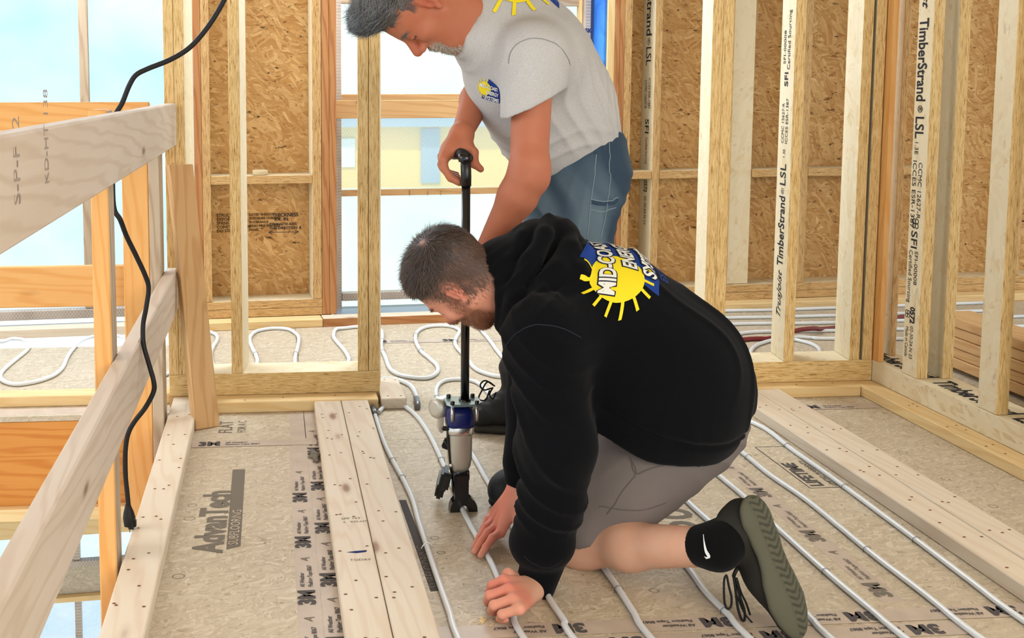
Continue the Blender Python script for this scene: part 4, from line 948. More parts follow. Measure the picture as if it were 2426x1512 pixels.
def relax(v, q, it=2, f=0.5):
    e = np.concatenate([q[:, [i, (i+1) % 4]] for i in range(4)])
    for _ in range(it):
        s = np.zeros_like(v); c = np.zeros(len(v)); np.add.at(s, e[:, 0], v[e[:, 1]]); np.add.at(c, e[:, 0], 1)
        v = v*(1-f)+f*s/np.maximum(c, 1)[:, None]
    return v
def mk_obj(name, v, q, mats, parent, cols=None, label=None):
    me = bpy.data.meshes.new(name); me.vertices.add(len(v)); me.vertices.foreach_set('co', v.ravel().astype(F))
    me.loops.add(len(q)*4); me.loops.foreach_set('vertex_index', q.ravel().astype(np.int32))
    me.polygons.add(len(q)); me.polygons.foreach_set('loop_start', np.arange(0, len(q)*4, 4, dtype=np.int32)); me.polygons.foreach_set('loop_total', np.full(len(q), 4, np.int32))
    me.update(calc_edges=True); me.validate()
    if cols is not None:
        a = me.color_attributes.new('tone', 'FLOAT_COLOR', 'POINT')
        a.data.foreach_set('color', np.concatenate([cols, np.ones((len(cols), 1))], 1).ravel().astype(F))
    return link(name, me, Matrix.Identity(4), mats, parent, label, smooth=True)
def lnp(c): return np.array(lin(c)[:3])
def waves(P, dirs, amp, seed=0, warp=0.03):
    """cheap smooth noise made of warped sines; dirs = list of wave vectors (radians per metre)"""
    rs = np.random.RandomState(seed); out = np.zeros(len(P)); Q = P+warp*np.sin(P[:, [1, 2, 0]]*14+rs.rand(3)*6)+warp*0.5*np.sin(P[:, [2, 0, 1]]*31+rs.rand(3)*6)
    for d in dirs:
        out += np.sin(Q@np.array(d)+rs.rand()*6.28)
    return out*amp/max(1, len(dirs))
def folds(P, d, freq, amp, seed=0, warp=0.04, sharp=1.0):
    """ridges running across direction d"""
    rs = np.random.RandomState(seed); d = np.array(d)/np.linalg.norm(d)
    Q = P+warp*np.sin(P[:, [1, 2, 0]]*11+rs.rand(3)*6)+warp*0.6*np.sin(P[:, [2, 0, 1]]*19+rs.rand(3)*6)
    w_ = np.sin(Q@d*freq+rs.rand()*6); msk = 0.5+0.5*np.sin(Q@np.array([7., 9., 5.])+rs.rand()*6)
    return amp*(1-np.abs(w_))**sharp*msk
def headrot(f, u):
    f = Vector(f).normalized(); u = Vector(u); u = (u-f*f.dot(u)).normalized(); l = u.cross(f)
    return np.array([f, l, u], dtype=F)     # rows: forward, left, up
def head_prims(C, R, s=1.0, lean=False):
    """head centred between the ears; local x forward, y left, z up"""
    C = A3(C)
    def g(x, y, z): return C+(np.array([x, y, z], F)*s)@R
    def e(c, r, k=0.012, op='u', rot=None):
        Rm = R if rot is None else (np.array(rot, F)@R)
        return ell(g(*c), np.array(r)*s, Rm, k*s, op)
    def c_(a, b, ra, rb, k=0.012, op='u'): return cone(g(*a), g(*b), ra*s, rb*s, k*s, op)
    P = [e((-.010, 0, .045), (.098, .076, .082), .02), e((.030, 0, .02), (.066, .064, .075), .03),
         e((.028, 0, -.045), (.056, .052, .058), .03), e((.052, 0, -.060), (.040, .036, .042), .02)]
    P += [c_((.066, .0, -.098), (.076, 0, -.094), .018, .017, .022)]
    for sg in (1, -1):
        P += [c_((.002, sg*.058, -.045), (.060, sg*.022, -.094), .016, .016, .026)]      # jaw
        P += [e((.060, sg*.042, -.022), (.022, .020, .018), .022)]                        # cheekbone
    P += [c_((.084, .030, .018), (.084, -.030, .018), .011, .011, .018)]                 # brow
    for sg in (1, -1): P += [e((.101, sg*.031, -.002), (.016, .017, .012), .014, 's')]      # sockets
    for sg in (1, -1): P += [e((.077, sg*.031, -.001), (.0145, .0145, .0135), .004)]         # lids
    P += [c_((.090, 0, .008), (.114, 0, -.030), .0085, .0115, .012), e((.112, 0, -.034), (.0125, .0115, .0105), .006)]
    for sg in (1, -1): P += [e((.103, sg*.0125, -.038), (.0105, .0075, .0080), .006), c_((.078, sg*.010, -.036), (.102, sg*.009, -.038), .010, .008, .008)]
    P += [c_((.090, .014, -.0600), (.090, -.014, -.0600), .0068, .0068, .008), c_((.092, .0, -.0575), (.096, 0, -.0585), .006, .006, .006),
          c_((.087, .013, -.0700), (.087, -.013, -.0700), .0072, .0072, .008), c_((.091, 0, -.070), (.093, 0, -.070), .006, .006, .006),
          c_((.101, .020, -.0650), (.101, -.020, -.0650), .0016, .0016, .004, 's')]
    # ears
    for sg in (1, -1):
        E = [(-.006, .0735, -.026), (-.012, .080, -.014), (-.019, .085, .006), (-.020, .086, .022), (-.009, .084, .033), (.004, .079, .028), (.007, .075, .014)]
        P += [e((-.007, sg*.076, .004), (.016, .007, .026), .006)]
        for a, b in zip(E, E[1:]): P += [c_((a[0], sg*a[1], a[2]), (b[0], sg*b[1], b[2]), .0048, .0048, .004)]
        P += [e((-.004, sg*.083, -.026), (.007, .0045, .009), .006), c_((-.010, sg*.083, -.010), (-.011, sg*.085, .018), .0035, .003, .004)]
        P += [e((.000, sg*.086, -.002), (.007, .007, .010), .004, 's'), e((-.014, sg*.089, .008), (.0028, .005, .015), .003, 's')]
    return P, g
def finger(pts, r0, r1, k=0.006):
    n = len(pts); out = []
    for i in range(n-1):
        a = r0+(r1-r0)*i/(n-1); b = r0+(r1-r0)*(i+1)/(n-1)
        out.append(cone(pts[i], pts[i+1], a, b, k if i == 0 else 0.002))
        if 0 < i: out.append(ell(pts[i], (a*1.06,)*3, None, 0.003))
    return out
def bezier_pts(a, b, c, n): return [tuple((1-t)**2*np.array(a)+2*(1-t)*t*np.array(b)+t*t*np.array(c)) for t in np.linspace(0, 1, n)]
def strands(name, roots, dirs, nrm, length, width, mat, parent, curl=0.3, jitter=0.3, lift=0.25, seed=0, cols=None, segs=3):
    """short tapering hairs as thin blades"""
    rs = np.random.RandomState(seed); n = len(roots)
    d = dirs+rs.randn(n, 3)*jitter; d /= np.linalg.norm(d, axis=1)[:, None]+1e-9
    L = (length*(0.7+0.6*rs.rand(n)))[:, None] if np.ndim(length) == 0 else (length*(0.7+0.6*rs.rand(n)))[:, None]
    side = np.cross(d, nrm); side /= np.linalg.norm(side, axis=1)[:, None]+1e-9
    V = np.zeros((n, (segs+1)*2, 3)); p = roots-nrm*0.001
    for s in range(segs+1):
        t = s/segs; w_ = width*(1-0.75*t)
        q = p+d*L*t+nrm*L*(lift*t-lift*0.9*t*t)+side*(L*curl*t*t*(rs.rand(n)[:, None]-0.5) if s == segs else 0)
        V[:, 2*s] = q-side*w_/2; V[:, 2*s+1] = q+side*w_/2
    base = np.arange(n)[:, None]*(segs+1)*2; Q = []
    for s in range(segs): Q.append(base+np.array([2*s, 2*s+1, 2*s+3, 2*s+2])[None])
    Q = np.concatenate(Q); v = V.reshape(-1, 3)
    cc = np.repeat(cols, (segs+1)*2, axis=0) if cols is not None else None
    o = mk_obj(name, v, Q, (mat,), parent, cc); o['kind'] = 'stuff'; return o
# skin and cloth materials
def tone_mat(name, rough, spec, bumps, bstr, sss=0.0, sheen=0.0, fabric=None):
    t = NT(name, rough, spec); a = t.n('Attribute', props={'attribute_name': 'tone'}, out=0)
    nz = t.n('TexNoise', Vector=t.objco((1, 1, 1), False), Scale=bumps, Detail=4.0)
    n2 = t.n('TexNoise', Vector=t.objco((1, 1, 1), False), Scale=bumps*0.12, Detail=3.0)
    if fabric: a = t.mix(t.ramp(nz, [(0.35, (0, 0, 0, 1)), (0.65, (fabric, fabric, fabric, 1))]), a, (0.75, 0.75, 0.75, 1), 'MULTIPLY')
    elif sss: a = t.mix(t.ramp(n2, [(0.35, (0, 0, 0, 1)), (0.7, (.5, .5, .5, 1))]), a, (1.0, 0.82, 0.78, 1), 'MULTIPLY')
    t.set('Base Color', a); t.bump(nz, bstr, 0.001)
    if sss:
        t.set('Subsurface Weight', sss); t.set('Subsurface Radius', (0.012, 0.005, 0.003)); t.set('Subsurface Scale', 0.6)
    if sheen: t.set('Sheen Weight', sheen); t.set('Sheen Roughness', 0.5)
    M[name] = t.m
tone_mat('skin', 0.55, 0.35, 260, 0.35, sss=0.12)
tone_mat('hair_mat', 0.5, 0.4, 400, 0.1)
tone_mat('fleece_black', 0.95, 0.1, 700, 0.4, sheen=0.05)
tone_mat('jersey_grey', 0.9, 0.15, 300, 0.3, fabric=0.55)
tone_mat('shorts_grey', 0.85, 0.2, 500, 0.3, fabric=0.15)
tone_mat('denim', 0.85, 0.2, 600, 0.5, fabric=0.45)
tone_mat('shoe_knit', 0.8, 0.2, 500, 0.8)
tone_mat('boot_leather', 0.6, 0.35, 200, 0.4)
tone_mat('foam_sole', 0.75, 0.25, 150, 0.2)
def const(n, rgb): return np.tile(lnp(rgb), (n, 1))
def sm01(x, a, b): t = np.clip((x-a)/(b-a), 0, 1); return t*t*(3-2*t)
# ------------------------------------------------------------------ kneeling person in a black hooded sweatshirt
K = empty('person', (0.85, 2.35, 0)); tag(K, 'person kneeling in a black hooded sweatshirt and grey shorts, hands on a tube', 'person')
HR = headrot((-.371, .462, -.806), (-.867, .138, .478)); HC = np.array((.4327, 2.431, .6605))
hp, hg = head_prims(HC, HR, 1.0)
neckb = np.array((0.600, 2.43, 0.655)); chest = np.array((0.705, 2.42, 0.590)); pelv = np.array((0.925, 2.385, 0.395))
shL = np.array((0.585, 2.255, 0.560)); shR = np.array((0.655, 2.595, 0.50)); hipL = np.array((0.865, 2.305, 0.345)); hipR = np.array((0.965, 2.455, 0.355))
elL = np.array((0.592, 2.205, 0.315)); wrL = np.array((0.5691,2.225,0.0105)); elR = np.array((0.638, 2.53, 0.33)); wrR = np.array((0.583, 2.455, 0.150))
knL = np.array((0.705, 2.355, 0.060)); anL = np.array((0.8993,2.055,0.1657)); knR = np.array((0.70, 2.70, 0.43)); anR = np.array((0.72, 2.73, 0.10))
body = hp
body += [cone(hg(-.03, 0, -.03), neckb, .058, .066, .03), cone(hg(.0, 0, -.07), neckb-np.array((.02, 0, .03)), .048, .06, .03)]
body += [ell(chest, (.13, .17, .11), None, .05), cone(chest, pelv, .12, .13, .05), ell(pelv, (.13, .15, .12), None, .05), cone(shL, shR, .055, .055, .05)]
body += [cone(shL, elL, .05, .042, .03), cone(elL, wrL, .040, .029, .02), cone(shR, elR, .05, .042, .03), cone(elR, wrR, .040, .027, .02)]
body += [cone(hipL, knL, .070, .054, .04), cone(hipR, knR, .072, .056, .04)]
calf = knL+(anL-knL)*0.38
dl_ = (anL-knL)/np.linalg.norm(anL-knL)
body += [ell(knL, (.054, .054, .054), None, .03), cone(knL, calf+np.array((0, 0, -.010)), .054, .050, .05), cone(calf+np.array((0, 0, -.010)), anL, .050, .038, .03)]
body += [cone(knR, anR, .052, .036, .03)]
# left hand, curled over the tube (index farthest from the camera)
mc = [(0.4805,2.1603,0.06), (0.4824,2.1198,0.06), (0.4836,2.0851,0.056), (0.4899,2.0553,0.05)]
pp_ = [(0.457,2.164,0.048), (0.4442,2.1234,0.046), (0.4451,2.0892,0.042), (0.4562,2.0628,0.036)]
dp_ = [(0.4565,2.1868,0.022), (0.4457,2.1517,0.02), (0.4472,2.1151,0.018), (0.4575,2.0843,0.016)]
tp_ = [(0.4696,2.1967,0.011), (0.4588,2.1576,0.011), (0.4609,2.1208,0.01), (0.4702,2.0896,0.01)]
for i in range(4):
    body += [cone(wrL, mc[i], .021, .0128, .014)]
for i in range(4):
    r = (.0103, .0106, .0102, .0092)[i]; body += finger([mc[i], pp_[i], dp_[i], tp_[i]], r+.001, r-.0018, .004)
body += finger([tuple(wrL+np.array((-.012, .025, -.008))), (0.5044,2.2182,0.045), (0.5007,2.2427,0.024), (0.4947,2.236,0.012)], .016, .009, .012)
# right hand, fingers stretched over the tube
mc = [(0.5344,2.4408,0.044), (0.531,2.4734,0.046), (0.5337,2.5162,0.044), (0.5412,2.562,0.04)]
tp_ = [(0.4767,2.3935,0.01), (0.4668,2.4149,0.01), (0.4705,2.4403,0.01), (0.4951,2.4987,0.01)]
for i in range(4):
    body += [cone(wrR, mc[i], .022, .0122, .012)]
    a, b = np.array(mc[i]), np.array(tp_[i]); r = (.0096, .0098, .0093, .0085)[i]
    body += finger([a, a+(b-a)*.42+np.array((0, 0, .010)), a+(b-a)*.74+np.array((0, 0, .006)), b], r+.0012, r-.0022, .005)
th_ = [tuple(wrR+np.array((.004, -.022, -.020))), (0.5731,2.4189,0.052), (0.5638,2.3991,0.03), (0.5631,2.3865,0.011)]
body += finger(th_, .0165, .0092, .014)
v, q = sdf_mesh(body, 0.0035)
def earm(x, y, z):
    return np.exp(-(((x+.007)/.022)**2+((z-.003)/.036)**2)**2)*sm01(y, .068, .074)
def headcols(v, HC, HR, skin, beard=None, hairc=None, lips=(190, 110, 100), hairmask=None, beardmask=None):
    L = (v-HC)@HR.T; n = len(v); col = const(n, skin)
    near = np.linalg.norm(L, axis=1) < 0.19
    x, y, z = L[:, 0], np.abs(L[:, 1]), L[:, 2]
    # redder ears, nose and cheeks
    red = np.exp(-(((x-.115)/.02)**2+(y/.02)**2+((z+.032)/.02)**2))+np.exp(-(((x+.01)/.025)**2+((y-.085)/.016)**2+((z-.005)/.035)**2))
    col = col*(1-0.28*np.clip(red, 0, 1)[:, None]*near[:, None]*np.array([0.1, 1.0, 1.0]))
    lp = near & (x > .084) & (y < .024) & (np.abs(z+.065) < .0115)
    col[lp] = col[lp]*0.45+lnp(lips)*0.55
    if beardmask is not None:
        b = beardmask(x, y, z)*near; col = col*(1-b[:, None])+lnp(beard)*b[:, None]
    if hairmask is not None:
        b = hairmask(x, y, z)*near; col = col*(1-b[:, None])+lnp(hairc)*b[:, None]
    # one dark line painted on the lid: the lashes and the crease's shade
    la = near & (x > .066) & (x < .096) & (np.abs(y-.034) < .0165) & (z < -.0040) & (z > -.0085)
    col[la] = lnp((70, 48, 40))
    return col, L, near
def k_hair(x, y, z):
    line = .024-.30*np.maximum(-x-.0, 0)-.0*y
    hl = z-np.where(x > .03, .045+(x-.03)*0.55, np.where(x > -.01, .040, .030+(x+.01)*1.15))
    return sm01(hl, -.012, .012)*sm01(.098+.18*z-x, -.01, .01)*(1-earm(x, y, z))
def k_fade(x, y, z):
    return sm01(z-np.where(x > .03, .02+(x-.03)*0.9, np.where(x > .008, .0, -.03+(x+.0)*0.55)), -.020, .03)*sm01(.09-x, -.01, .01)*(1-earm(x, y, z))
def k_beard(x, y, z):
    side = sm01(x, .005, .022)*sm01(.02-z, 0, .03)*sm01(y-.052, -.004, .006)*sm01(.05-x, -.01, .01)
    low = sm01(-.040-z+.25*(x-.05), -.006, .014)*sm01(x, -.005, .02)
    return np.clip(np.maximum(side*0.7, low), 0, 1)*0.8*(1-earm(x, y, z))
skinK = (226, 158, 132)
cols, L, near = headcols(v, HC, HR, skinK, (122, 74, 52), (92, 70, 60), beardmask=k_beard, hairmask=lambda x, y, z: k_fade(x, y, z)*0.80)
hm = k_hair(L[:, 0], np.abs(L[:, 1]), L[:, 2])*near
cols = cols*(1-hm[:, None]*0.75)+lnp((58, 46, 42))*hm[:, None]*0.75
# calf and thigh paler, hands redder
dh = np.minimum(np.linalg.norm(v-wrL, axis=1), np.linalg.norm(v-wrR, axis=1)); rd = sm01(.20-dh, 0, .05)[:, None]
cols = cols*(1-rd*np.array([0.02, .24, .22])); pl2 = sm01(.32-np.linalg.norm(v-calf, axis=1), 0, .08)[:, None]
cols = cols*(1-pl2)+lnp((226, 176, 148))*pl2
bodyK = mk_obj('body', v, q, ('skin',), K, cols)
Nn = vnormals(v, q)
def pick(mask, n, seed):
    rs = np.random.RandomState(seed); idx = rs.choice(len(v), n, p=mask/mask.sum()); return idx+0
def hair_on(v, Nn, L, HR, mask, n, seed, flow, length, width, colA, colB, parent, name='hair', **k):
    rs = np.random.RandomState(seed); idx = rs.choice(len(v), n, p=mask/mask.sum())
    roots = v[idx]+rs.randn(n, 3)*0.0012; nr = Nn[idx]; loc = L[idx]
    fd = flow(loc)@HR; fd = fd-nr*(fd*nr).sum(1)[:, None]; fd /= np.linalg.norm(fd, axis=1)[:, None]+1e-9
    t = rs.rand(n)[:, None]; cc = lnp(colA)*(1-t)+lnp(colB)*t
    ln = length(loc) if callable(length) else length
    return strands(name, roots, fd, nr, ln, width, 'hair_mat', parent, seed=seed, cols=cc, **k)
wh = np.array([-.052, .030, .112])
def k_flow(l):
    d = l-wh; d = d/(np.linalg.norm(d, axis=1)[:, None]+1e-6); sw = np.cross(d, np.array([0, 0, 1.0]))
    return d+0.35*sw+np.array([0.15, 0, -.25])
hv = [ell(hg(-.008, 0, .057), (.1010, .0765, .0795), HR, .02, cuts=((hg(.02, 0, .030), HR.T@np.array((.42, 0, -1.0))),)), ell(hg(.024, 0, .078), (.073, .066, .054), HR, .02, cuts=((hg(.03, 0, .050), HR.T@np.array((.55, 0, -1.0))),))]
va, qa = sdf_mesh(hv, .004); Na = vnormals(va, qa); va = va+Na*waves(va, [(160, 90, 70), (80, 150, 120)], .0016, 2)[:, None]; La = (va-HC)@HR.T
wz = np.exp(-((np.linalg.norm(La[:, :2]-np.array([-.052, .030]), axis=1)/.010)**2))
mk_obj('hair', va, qa, ('hair_mat',), K, const(len(va), (58, 46, 42))*(1-wz[:, None]*.7)+lnp((190, 140, 120))*wz[:, None]*.7)
hair_on(va, Na, La, HR, np.ones(len(va))*(1-wz*.95), 17000, 3, k_flow, lambda l: 0.011+0.011*sm01(l[:, 2], .06, .11), 0.0011, (40, 33, 32), (104, 86, 76), K, jitter=.25, lift=.30)
fm = k_fade(L[:, 0], np.abs(L[:, 1]), L[:, 2])*near*(1-hm*.6)
hair_on(v, Nn, L, HR, fm+1e-9, 15000, 4, k_flow, 0.009, 0.0008, (62, 48, 42), (128, 102, 86), K, jitter=.25, lift=.4)
bm_ = k_beard(L[:, 0], np.abs(L[:, 1]), L[:, 2])*near
hair_on(v, Nn, L, HR, bm_**2+1e-9, 9000, 5, lambda l: np.tile([.25, 0, -1.0], (len(l), 1)), 0.0075, 0.0008, (96, 54, 36), (176, 116, 80), K, name='beard', jitter=.4, lift=.6)
eb = np.exp(-(((L[:, 0]-.088)/.012)**2+((np.abs(L[:, 1])-.034)/.016)**2+((L[:, 2]-.022)/.005)**2))*near
hair_on(v, Nn, L, HR, eb**2+1e-12, 420, 6, lambda l: np.stack([0*l[:, 0]-.3, np.sign(l[:, 1]), 0*l[:, 0]+.2], 1), 0.008, 0.0009, (92, 62, 46), (130, 90, 66), K, name='eyebrow', jitter=.2, lift=.3)

# hooded sweatshirt
up = np.array((0, 0, 1.0)); ax_t = (pelv-chest)/np.linalg.norm(pelv-chest)
hem_p = np.array((0.8729,2.25,0.2722)); 
H = [ell((.715, 2.435, .590), (.150, .185, .122), None, .06)]
H += [cone((.650, 2.44, .615), (.775, 2.43, .560), .122, .146, .07, cuts=(((.827, 2.22, .312), (-.22, .42, -.88)),)), cone((.775, 2.43, .560), (.905, 2.40, .452), .146, .160, .07, cuts=(((.827, 2.22, .312), (-.22, .42, -.88)),))]
hemcut = ((0.83, 2.30, 0.288), (0.20, -.15, -1.0))
H += [ell((.897, 2.362, .405), (.190, .205, .205), None, .07, cuts=(((.827, 2.22, .312), (-.22, .42, -.88)),))]
H += [cone((.70, 2.40, .54), (.82, 2.34, .39), .135, .155, .06, cuts=(((.827, 2.22, .312), (-.22, .42, -.88)),))]
H += [cone(shL+np.array((.05, .03, .0)), shL, .085, .080, .05), cone(shL, elL+np.array((.012, 0, .02)), .080, .078, .05), cone(elL+np.array((.012, 0, .02)), elL+np.array((.004, .004, -.10)), .080, .066, .03),
      cone(elL+np.array((.004, .004, -.10)), wrL+np.array((.008, .002, .100)), .066, .066, .02), ell(wrL+np.array((.012, .002, .100)), (.068, .066, .046), None, .02)]
cufd = np.array((-.45, .0, -.9)); cufd /= np.linalg.norm(cufd)
H += [cone(wrL+np.array((.014, .002, .060)), wrL+np.array((-.004, .0, .005)), .047, .043, .006, cuts=((wrL+np.array((-.012, 0, -.004)), cufd),))]
H += [cone(shR+np.array((.03, -.05, .02)), shR, .09, .080, .06), cone(shR, elR, .078, .070, .05), cone(elR, wrR+np.array((.006, .0, .060)), .066, .048, .03), cone(wrR+np.array((.005, 0, .055)), wrR+np.array((.001, 0, .018)), .040, .038, .01, cuts=((wrR+np.array((0, 0, .002)), (-.2, 0, -1)),))]
# neck and bunched hood
H += [cone((.60, 2.43, .66), (.535, 2.425, .672), .088, .080, .04)]
H += [cone((.535, 2.42, .655), (.600, 2.435, .705), .082, .072, .04), ell((0.6549,2.43,0.7539), (.055, .060, .048), None, .03), ell((0.5977,2.44,0.7552), (.035, .05, .032), None, .03)]
H += chain([(0.5101,2.355,0.5665), (0.5109,2.345,0.6456), (0.5318,2.365,0.7089), (0.5703,2.4,0.7592), (0.6073,2.44,0.7798)], [.016, .020, .020, .018, .015], .014)
H += chain([(0.5193,2.335,0.5564), (0.5348,2.315,0.6415), (0.5715,2.33,0.7141), (0.6115,2.37,0.7686), (0.6338,2.42,0.7928)], [.018, .024, .024, .020, .018], .012)
H += chain([(0.5468,2.31,0.5711), (0.5801,2.295,0.6399), (0.6257,2.31,0.6977), (0.6647,2.35,0.7382), (0.6732,2.4,0.7676)], [.018, .026, .026, .024, .018], .014)
H += chain([(0.6277,2.28,0.6562), (0.6751,2.31,0.697), (0.7047,2.37,0.725), (0.707,2.43,0.7404)], [.014, .020, .020, .016], .018)
H += chain([(0.5213,2.33,0.6958), (0.5528,2.345,0.7357), (0.5821,2.36,0.757)], [.007, .007, .006], .006, op='s')
H += chain([(0.5527,2.3,0.663), (0.5908,2.305,0.7254), (0.6224,2.33,0.7608)], [.007, .007, .006], .006, op='s')
H += [cone(hg(-.01, 0, -.055), hg(.03, 0, -.10), .075, .072, .012, op='s')]
# cuff and hem grooves
v2, q2 = sdf_mesh(H, 0.0050)
N2 = vnormals(v2, q2)
# long folds falling from the shoulder and diagonal folds across the back and sleeve
dist_sleeve = np.abs(v2-(shL+(wrL-shL)*np.clip(((v2-shL)@(wrL-shL))/((wrL-shL)@(wrL-shL)), 0, 1)[:, None])).sum(1)
sl_m = sm01(.17-dist_sleeve, 0, .06)*sm01(v2[:, 2], .13, .20)
dsp = folds(v2, (.75, .2, .9), 62, .013, 3, .05, 2.2)*sl_m
dsp += folds(v2, (.9, .1, .35), 75, .010, 5, .05, 2.2)*sl_m*0.8
bk = (1-sl_m)*sm01(v2[:, 2], .30, .36)
dsp += folds(v2, (.75, -.15, .1), 42, .009, 9, .06, 1.8)*bk*sm01(v2[:, 0], .74, .84)
hd_m = sm01(v2[:, 2], .60, .66)*sm01(.70-v2[:, 0], 0, .03)
dsp += folds(v2, (.6, -.5, -.5), 90, .010, 12, .03, 1.5)*hd_m
# rib band at the hem: slightly drawn in
hn = np.array((-.22, .42, -.88)); hn /= np.linalg.norm(hn); dd_ = (v2-np.array((.827, 2.22, .312)))@hn
dsp -= 0.007*np.exp(-((dd_+.060)/.006)**2)*(v2[:, 0] > .70)
v2 = v2+N2*dsp[:, None]; v2 = relax(v2, q2, 2, .5)
q_h = q2; hoodie = mk_obj('hoodie', v2, q2, ('fleece_black',), K, const(len(v2), (10, 11, 15)))

# shorts
hem_k = knL+(hipL-knL)*0.16; hk_n = (knL-hipL)/np.linalg.norm(knL-hipL)
S_ = [ell(pelv+np.array((.0, -.005, -.045)), (.160, .172, .145), None, .05)]
hc = ((.74, 2.28, .098), (.42, 0, -.9))
S_ += [cone(hipL+np.array((.02, .010, -.01)), knL+np.array((.012, -.012, .040)), .106, .084, .06, cuts=(hc,))]
S_ += [cone(hipL+np.array((.10, .02, -.01)), knL+np.array((.11, -.06, .105)), .088, .070, .05, cuts=(hc,))]
S_ += [cone(hipR, knR+np.array((.02, 0, -.02)), .11, .09, .05)]
v3, q3 = sdf_mesh(S_, 0.0050); N3 = vnormals(v3, q3)
d3 = folds(v3, (.5, .1, .9), 60, .006, 21, .05, 1.6)*0.8+folds(v3, (.9, 0, -.4), 70, .007, 22, .05, 1.8)*sm01(.86-v3[:, 0], 0, .06)
v3 = relax(v3+N3*d3[:, None], q3, 2, .5)
shorts = mk_obj('shorts', v3, q3, ('shorts_grey',), K, const(len(v3), (122, 112, 108)))
def bvh_of(v, q): return BVHTree.FromPolygons([tuple(p) for p in v], [tuple(int(i) for i in f) for f in q])
TSH = bvh_of(v3, q3)
def surf_line(bvh, pts, w_, mat, parent, name, label=None, lift=0.0012, n=8, snap=True):
    """thin raised line (seam, stripe) on a surface"""
    S = spline(pts, n); P2 = []
    for p in S:
        co, no, i, d = bvh.find_nearest(p)
        P2.append((co+no*lift, no))
    bm = bmesh.new(); prev = None
    for i, (p, no) in enumerate(P2):
        a = P2[max(i-1, 0)][0]; b = P2[min(i+1, len(P2)-1)][0]; d = (b-a).normalized(); s = no.cross(d).normalized()*w_/2
        cur = (bm.verts.new(p-s), bm.verts.new(p+s))
        if prev: bm.faces.new((prev[0], prev[1], cur[1], cur[0])).smooth = True
        prev = cur
    return link(name, bm_mesh(bm), Matrix.Identity(4), (mat,), parent, label)
M['seam_dark'] = plain('seam_dark', (102, 94, 90), 0.9, 0.1)
surf_line(TSH, [(0.6741,2.2,0.1862), (0.7255,2.2,0.1779), (0.7908,2.2,0.1796), (0.8562,2.2,0.1897)], 0.002, 'seam_dark', shorts, 'stitching')
surf_line(TSH, [(0.7508,2.2,0.2936), (0.7702,2.2,0.2631), (0.734,2.2,0.2125), (0.7025,2.2,0.1617)], 0.002, 'seam_dark', shorts, 'stitching')
surf_line(TSH, [(0.7489,2.2,0.2956), (0.7701,2.2,0.265), (0.8026,2.2,0.2696), (0.8397,2.2,0.2817)], 0.003, 'seam_dark', shorts, 'pocket_welt')

# sock and trainer on the left foot (heel up, toes on the floor)
heel = np.array((0.9672,2.05,0.2465)); toe = np.array((1.0422,1.985,0.0128)); toe[2] = max(toe[2], .018)
fd = (toe-heel); FL = np.linalg.norm(fd); fd /= FL
sn = np.array((0.38, -.87, .32)); sn = sn-fd*(sn@fd); sn /= np.linalg.norm(sn)      # outward normal of the sole
lat = np.cross(fd, sn)
def ft(a, b, c): return heel+fd*a*FL+lat*b+sn*c            # along, across, out of the sole
sock = [cone(anL+(knL-anL)*.10+np.array((0, 0, .0)), anL, .0425, .0425, .02, cuts=((anL+(knL-anL)*.135, (knL-anL)),)), cone(anL, ft(.20, 0, -.058), .037, .036, .03), cone(anL, ft(.10, 0, -.040), .034, .030, .03)]
v4, q4 = sdf_mesh(sock, .0035)
sockO = mk_obj('sock', v4, q4, ('fleece_black',), K, const(len(v4), (12, 12, 13)))
SB = bvh_of(v4, q4)
sk = [(0.846,2,0.217), (0.8482,2,0.2013), (0.8521,2,0.1847), (0.8585,2,0.1731)]
def swoosh():
    S = spline(sk, 8); n = len(S); bm = bmesh.new(); prev = None
    dirc = (Vector(camo.location)-Vector(anL)).normalized()
    pts = []
    for i, p in enumerate(S):
        t = i/(n-1); w_ = 0.0012+0.0068*t**1.6*(1-max(0, t-.85)*2.2)
        pts.append((p+Vector((-w_*0.5-t*t*.001, 0, 0)), p+Vector((w_*0.5, 0, 0))))
    hook = [Vector((0.8587,2,0.1688)), Vector((0.8535,2,0.1689)), Vector((0.849,2,0.1726))]
    pts.append((hook[0]+Vector((-.003, 0, .003)), hook[0]+Vector((.002, 0, 0)))); pts.append((hook[1]+Vector((0, 0, .002)), hook[1]+Vector((0, 0, -.002)))); pts.append((hook[2], hook[2]+Vector((0, 0, -.0006))))
    for a, b in pts:
        row = []
        for p in (a, b):
            o = Vector((0, 0, CAMH)); d = (p-o).normalized(); hit = SB.ray_cast(o, d)
            row.append(bm.verts.new(hit[0]+hit[1]*0.0012 if hit[0] else p))
        if prev: bm.faces.new((prev[0], prev[1], row[1], row[0]))
        prev = row
    link('emblem', bm_mesh(bm), Matrix.Identity(4), ('white_tie',), sockO, 'white tick emblem')
swoosh()
shoe = empty('shoe', tuple(toe), 0, K); shoe['label'] = 'black knit trainer with olive grey sole'
U = [ell(ft(.12, 0, -.040), (.040, .042, .045), None, .02), cone(ft(.14, 0, -.035), ft(.60, 0, -.030), .040, .038, .03, n=lat, q=.95), cone(ft(.60, 0, -.028), ft(.90, .004, -.016), .040, .027, .03, n=sn, q=.8),
     cone(ft(.22, 0, -.055), ft(.52, 0, -.048), .036, .028, .03), cone(ft(.16, 0, -.062), ft(.20, 0, -.078), .042, .040, .02),
     cone(ft(.15, 0, -.052), anL+(knL-anL)*.03, .050, .0485, .02, cuts=((anL+(knL-anL)*.045+np.array((0, 0, .01)), (knL-anL)+np.array((.10, 0, .10))),)),
     cone(anL+(knL-anL)*.0, anL+(knL-anL)*.3, .0445, .046, .003, op='s'), ]
v5, q5 = sdf_mesh(U, .0035)
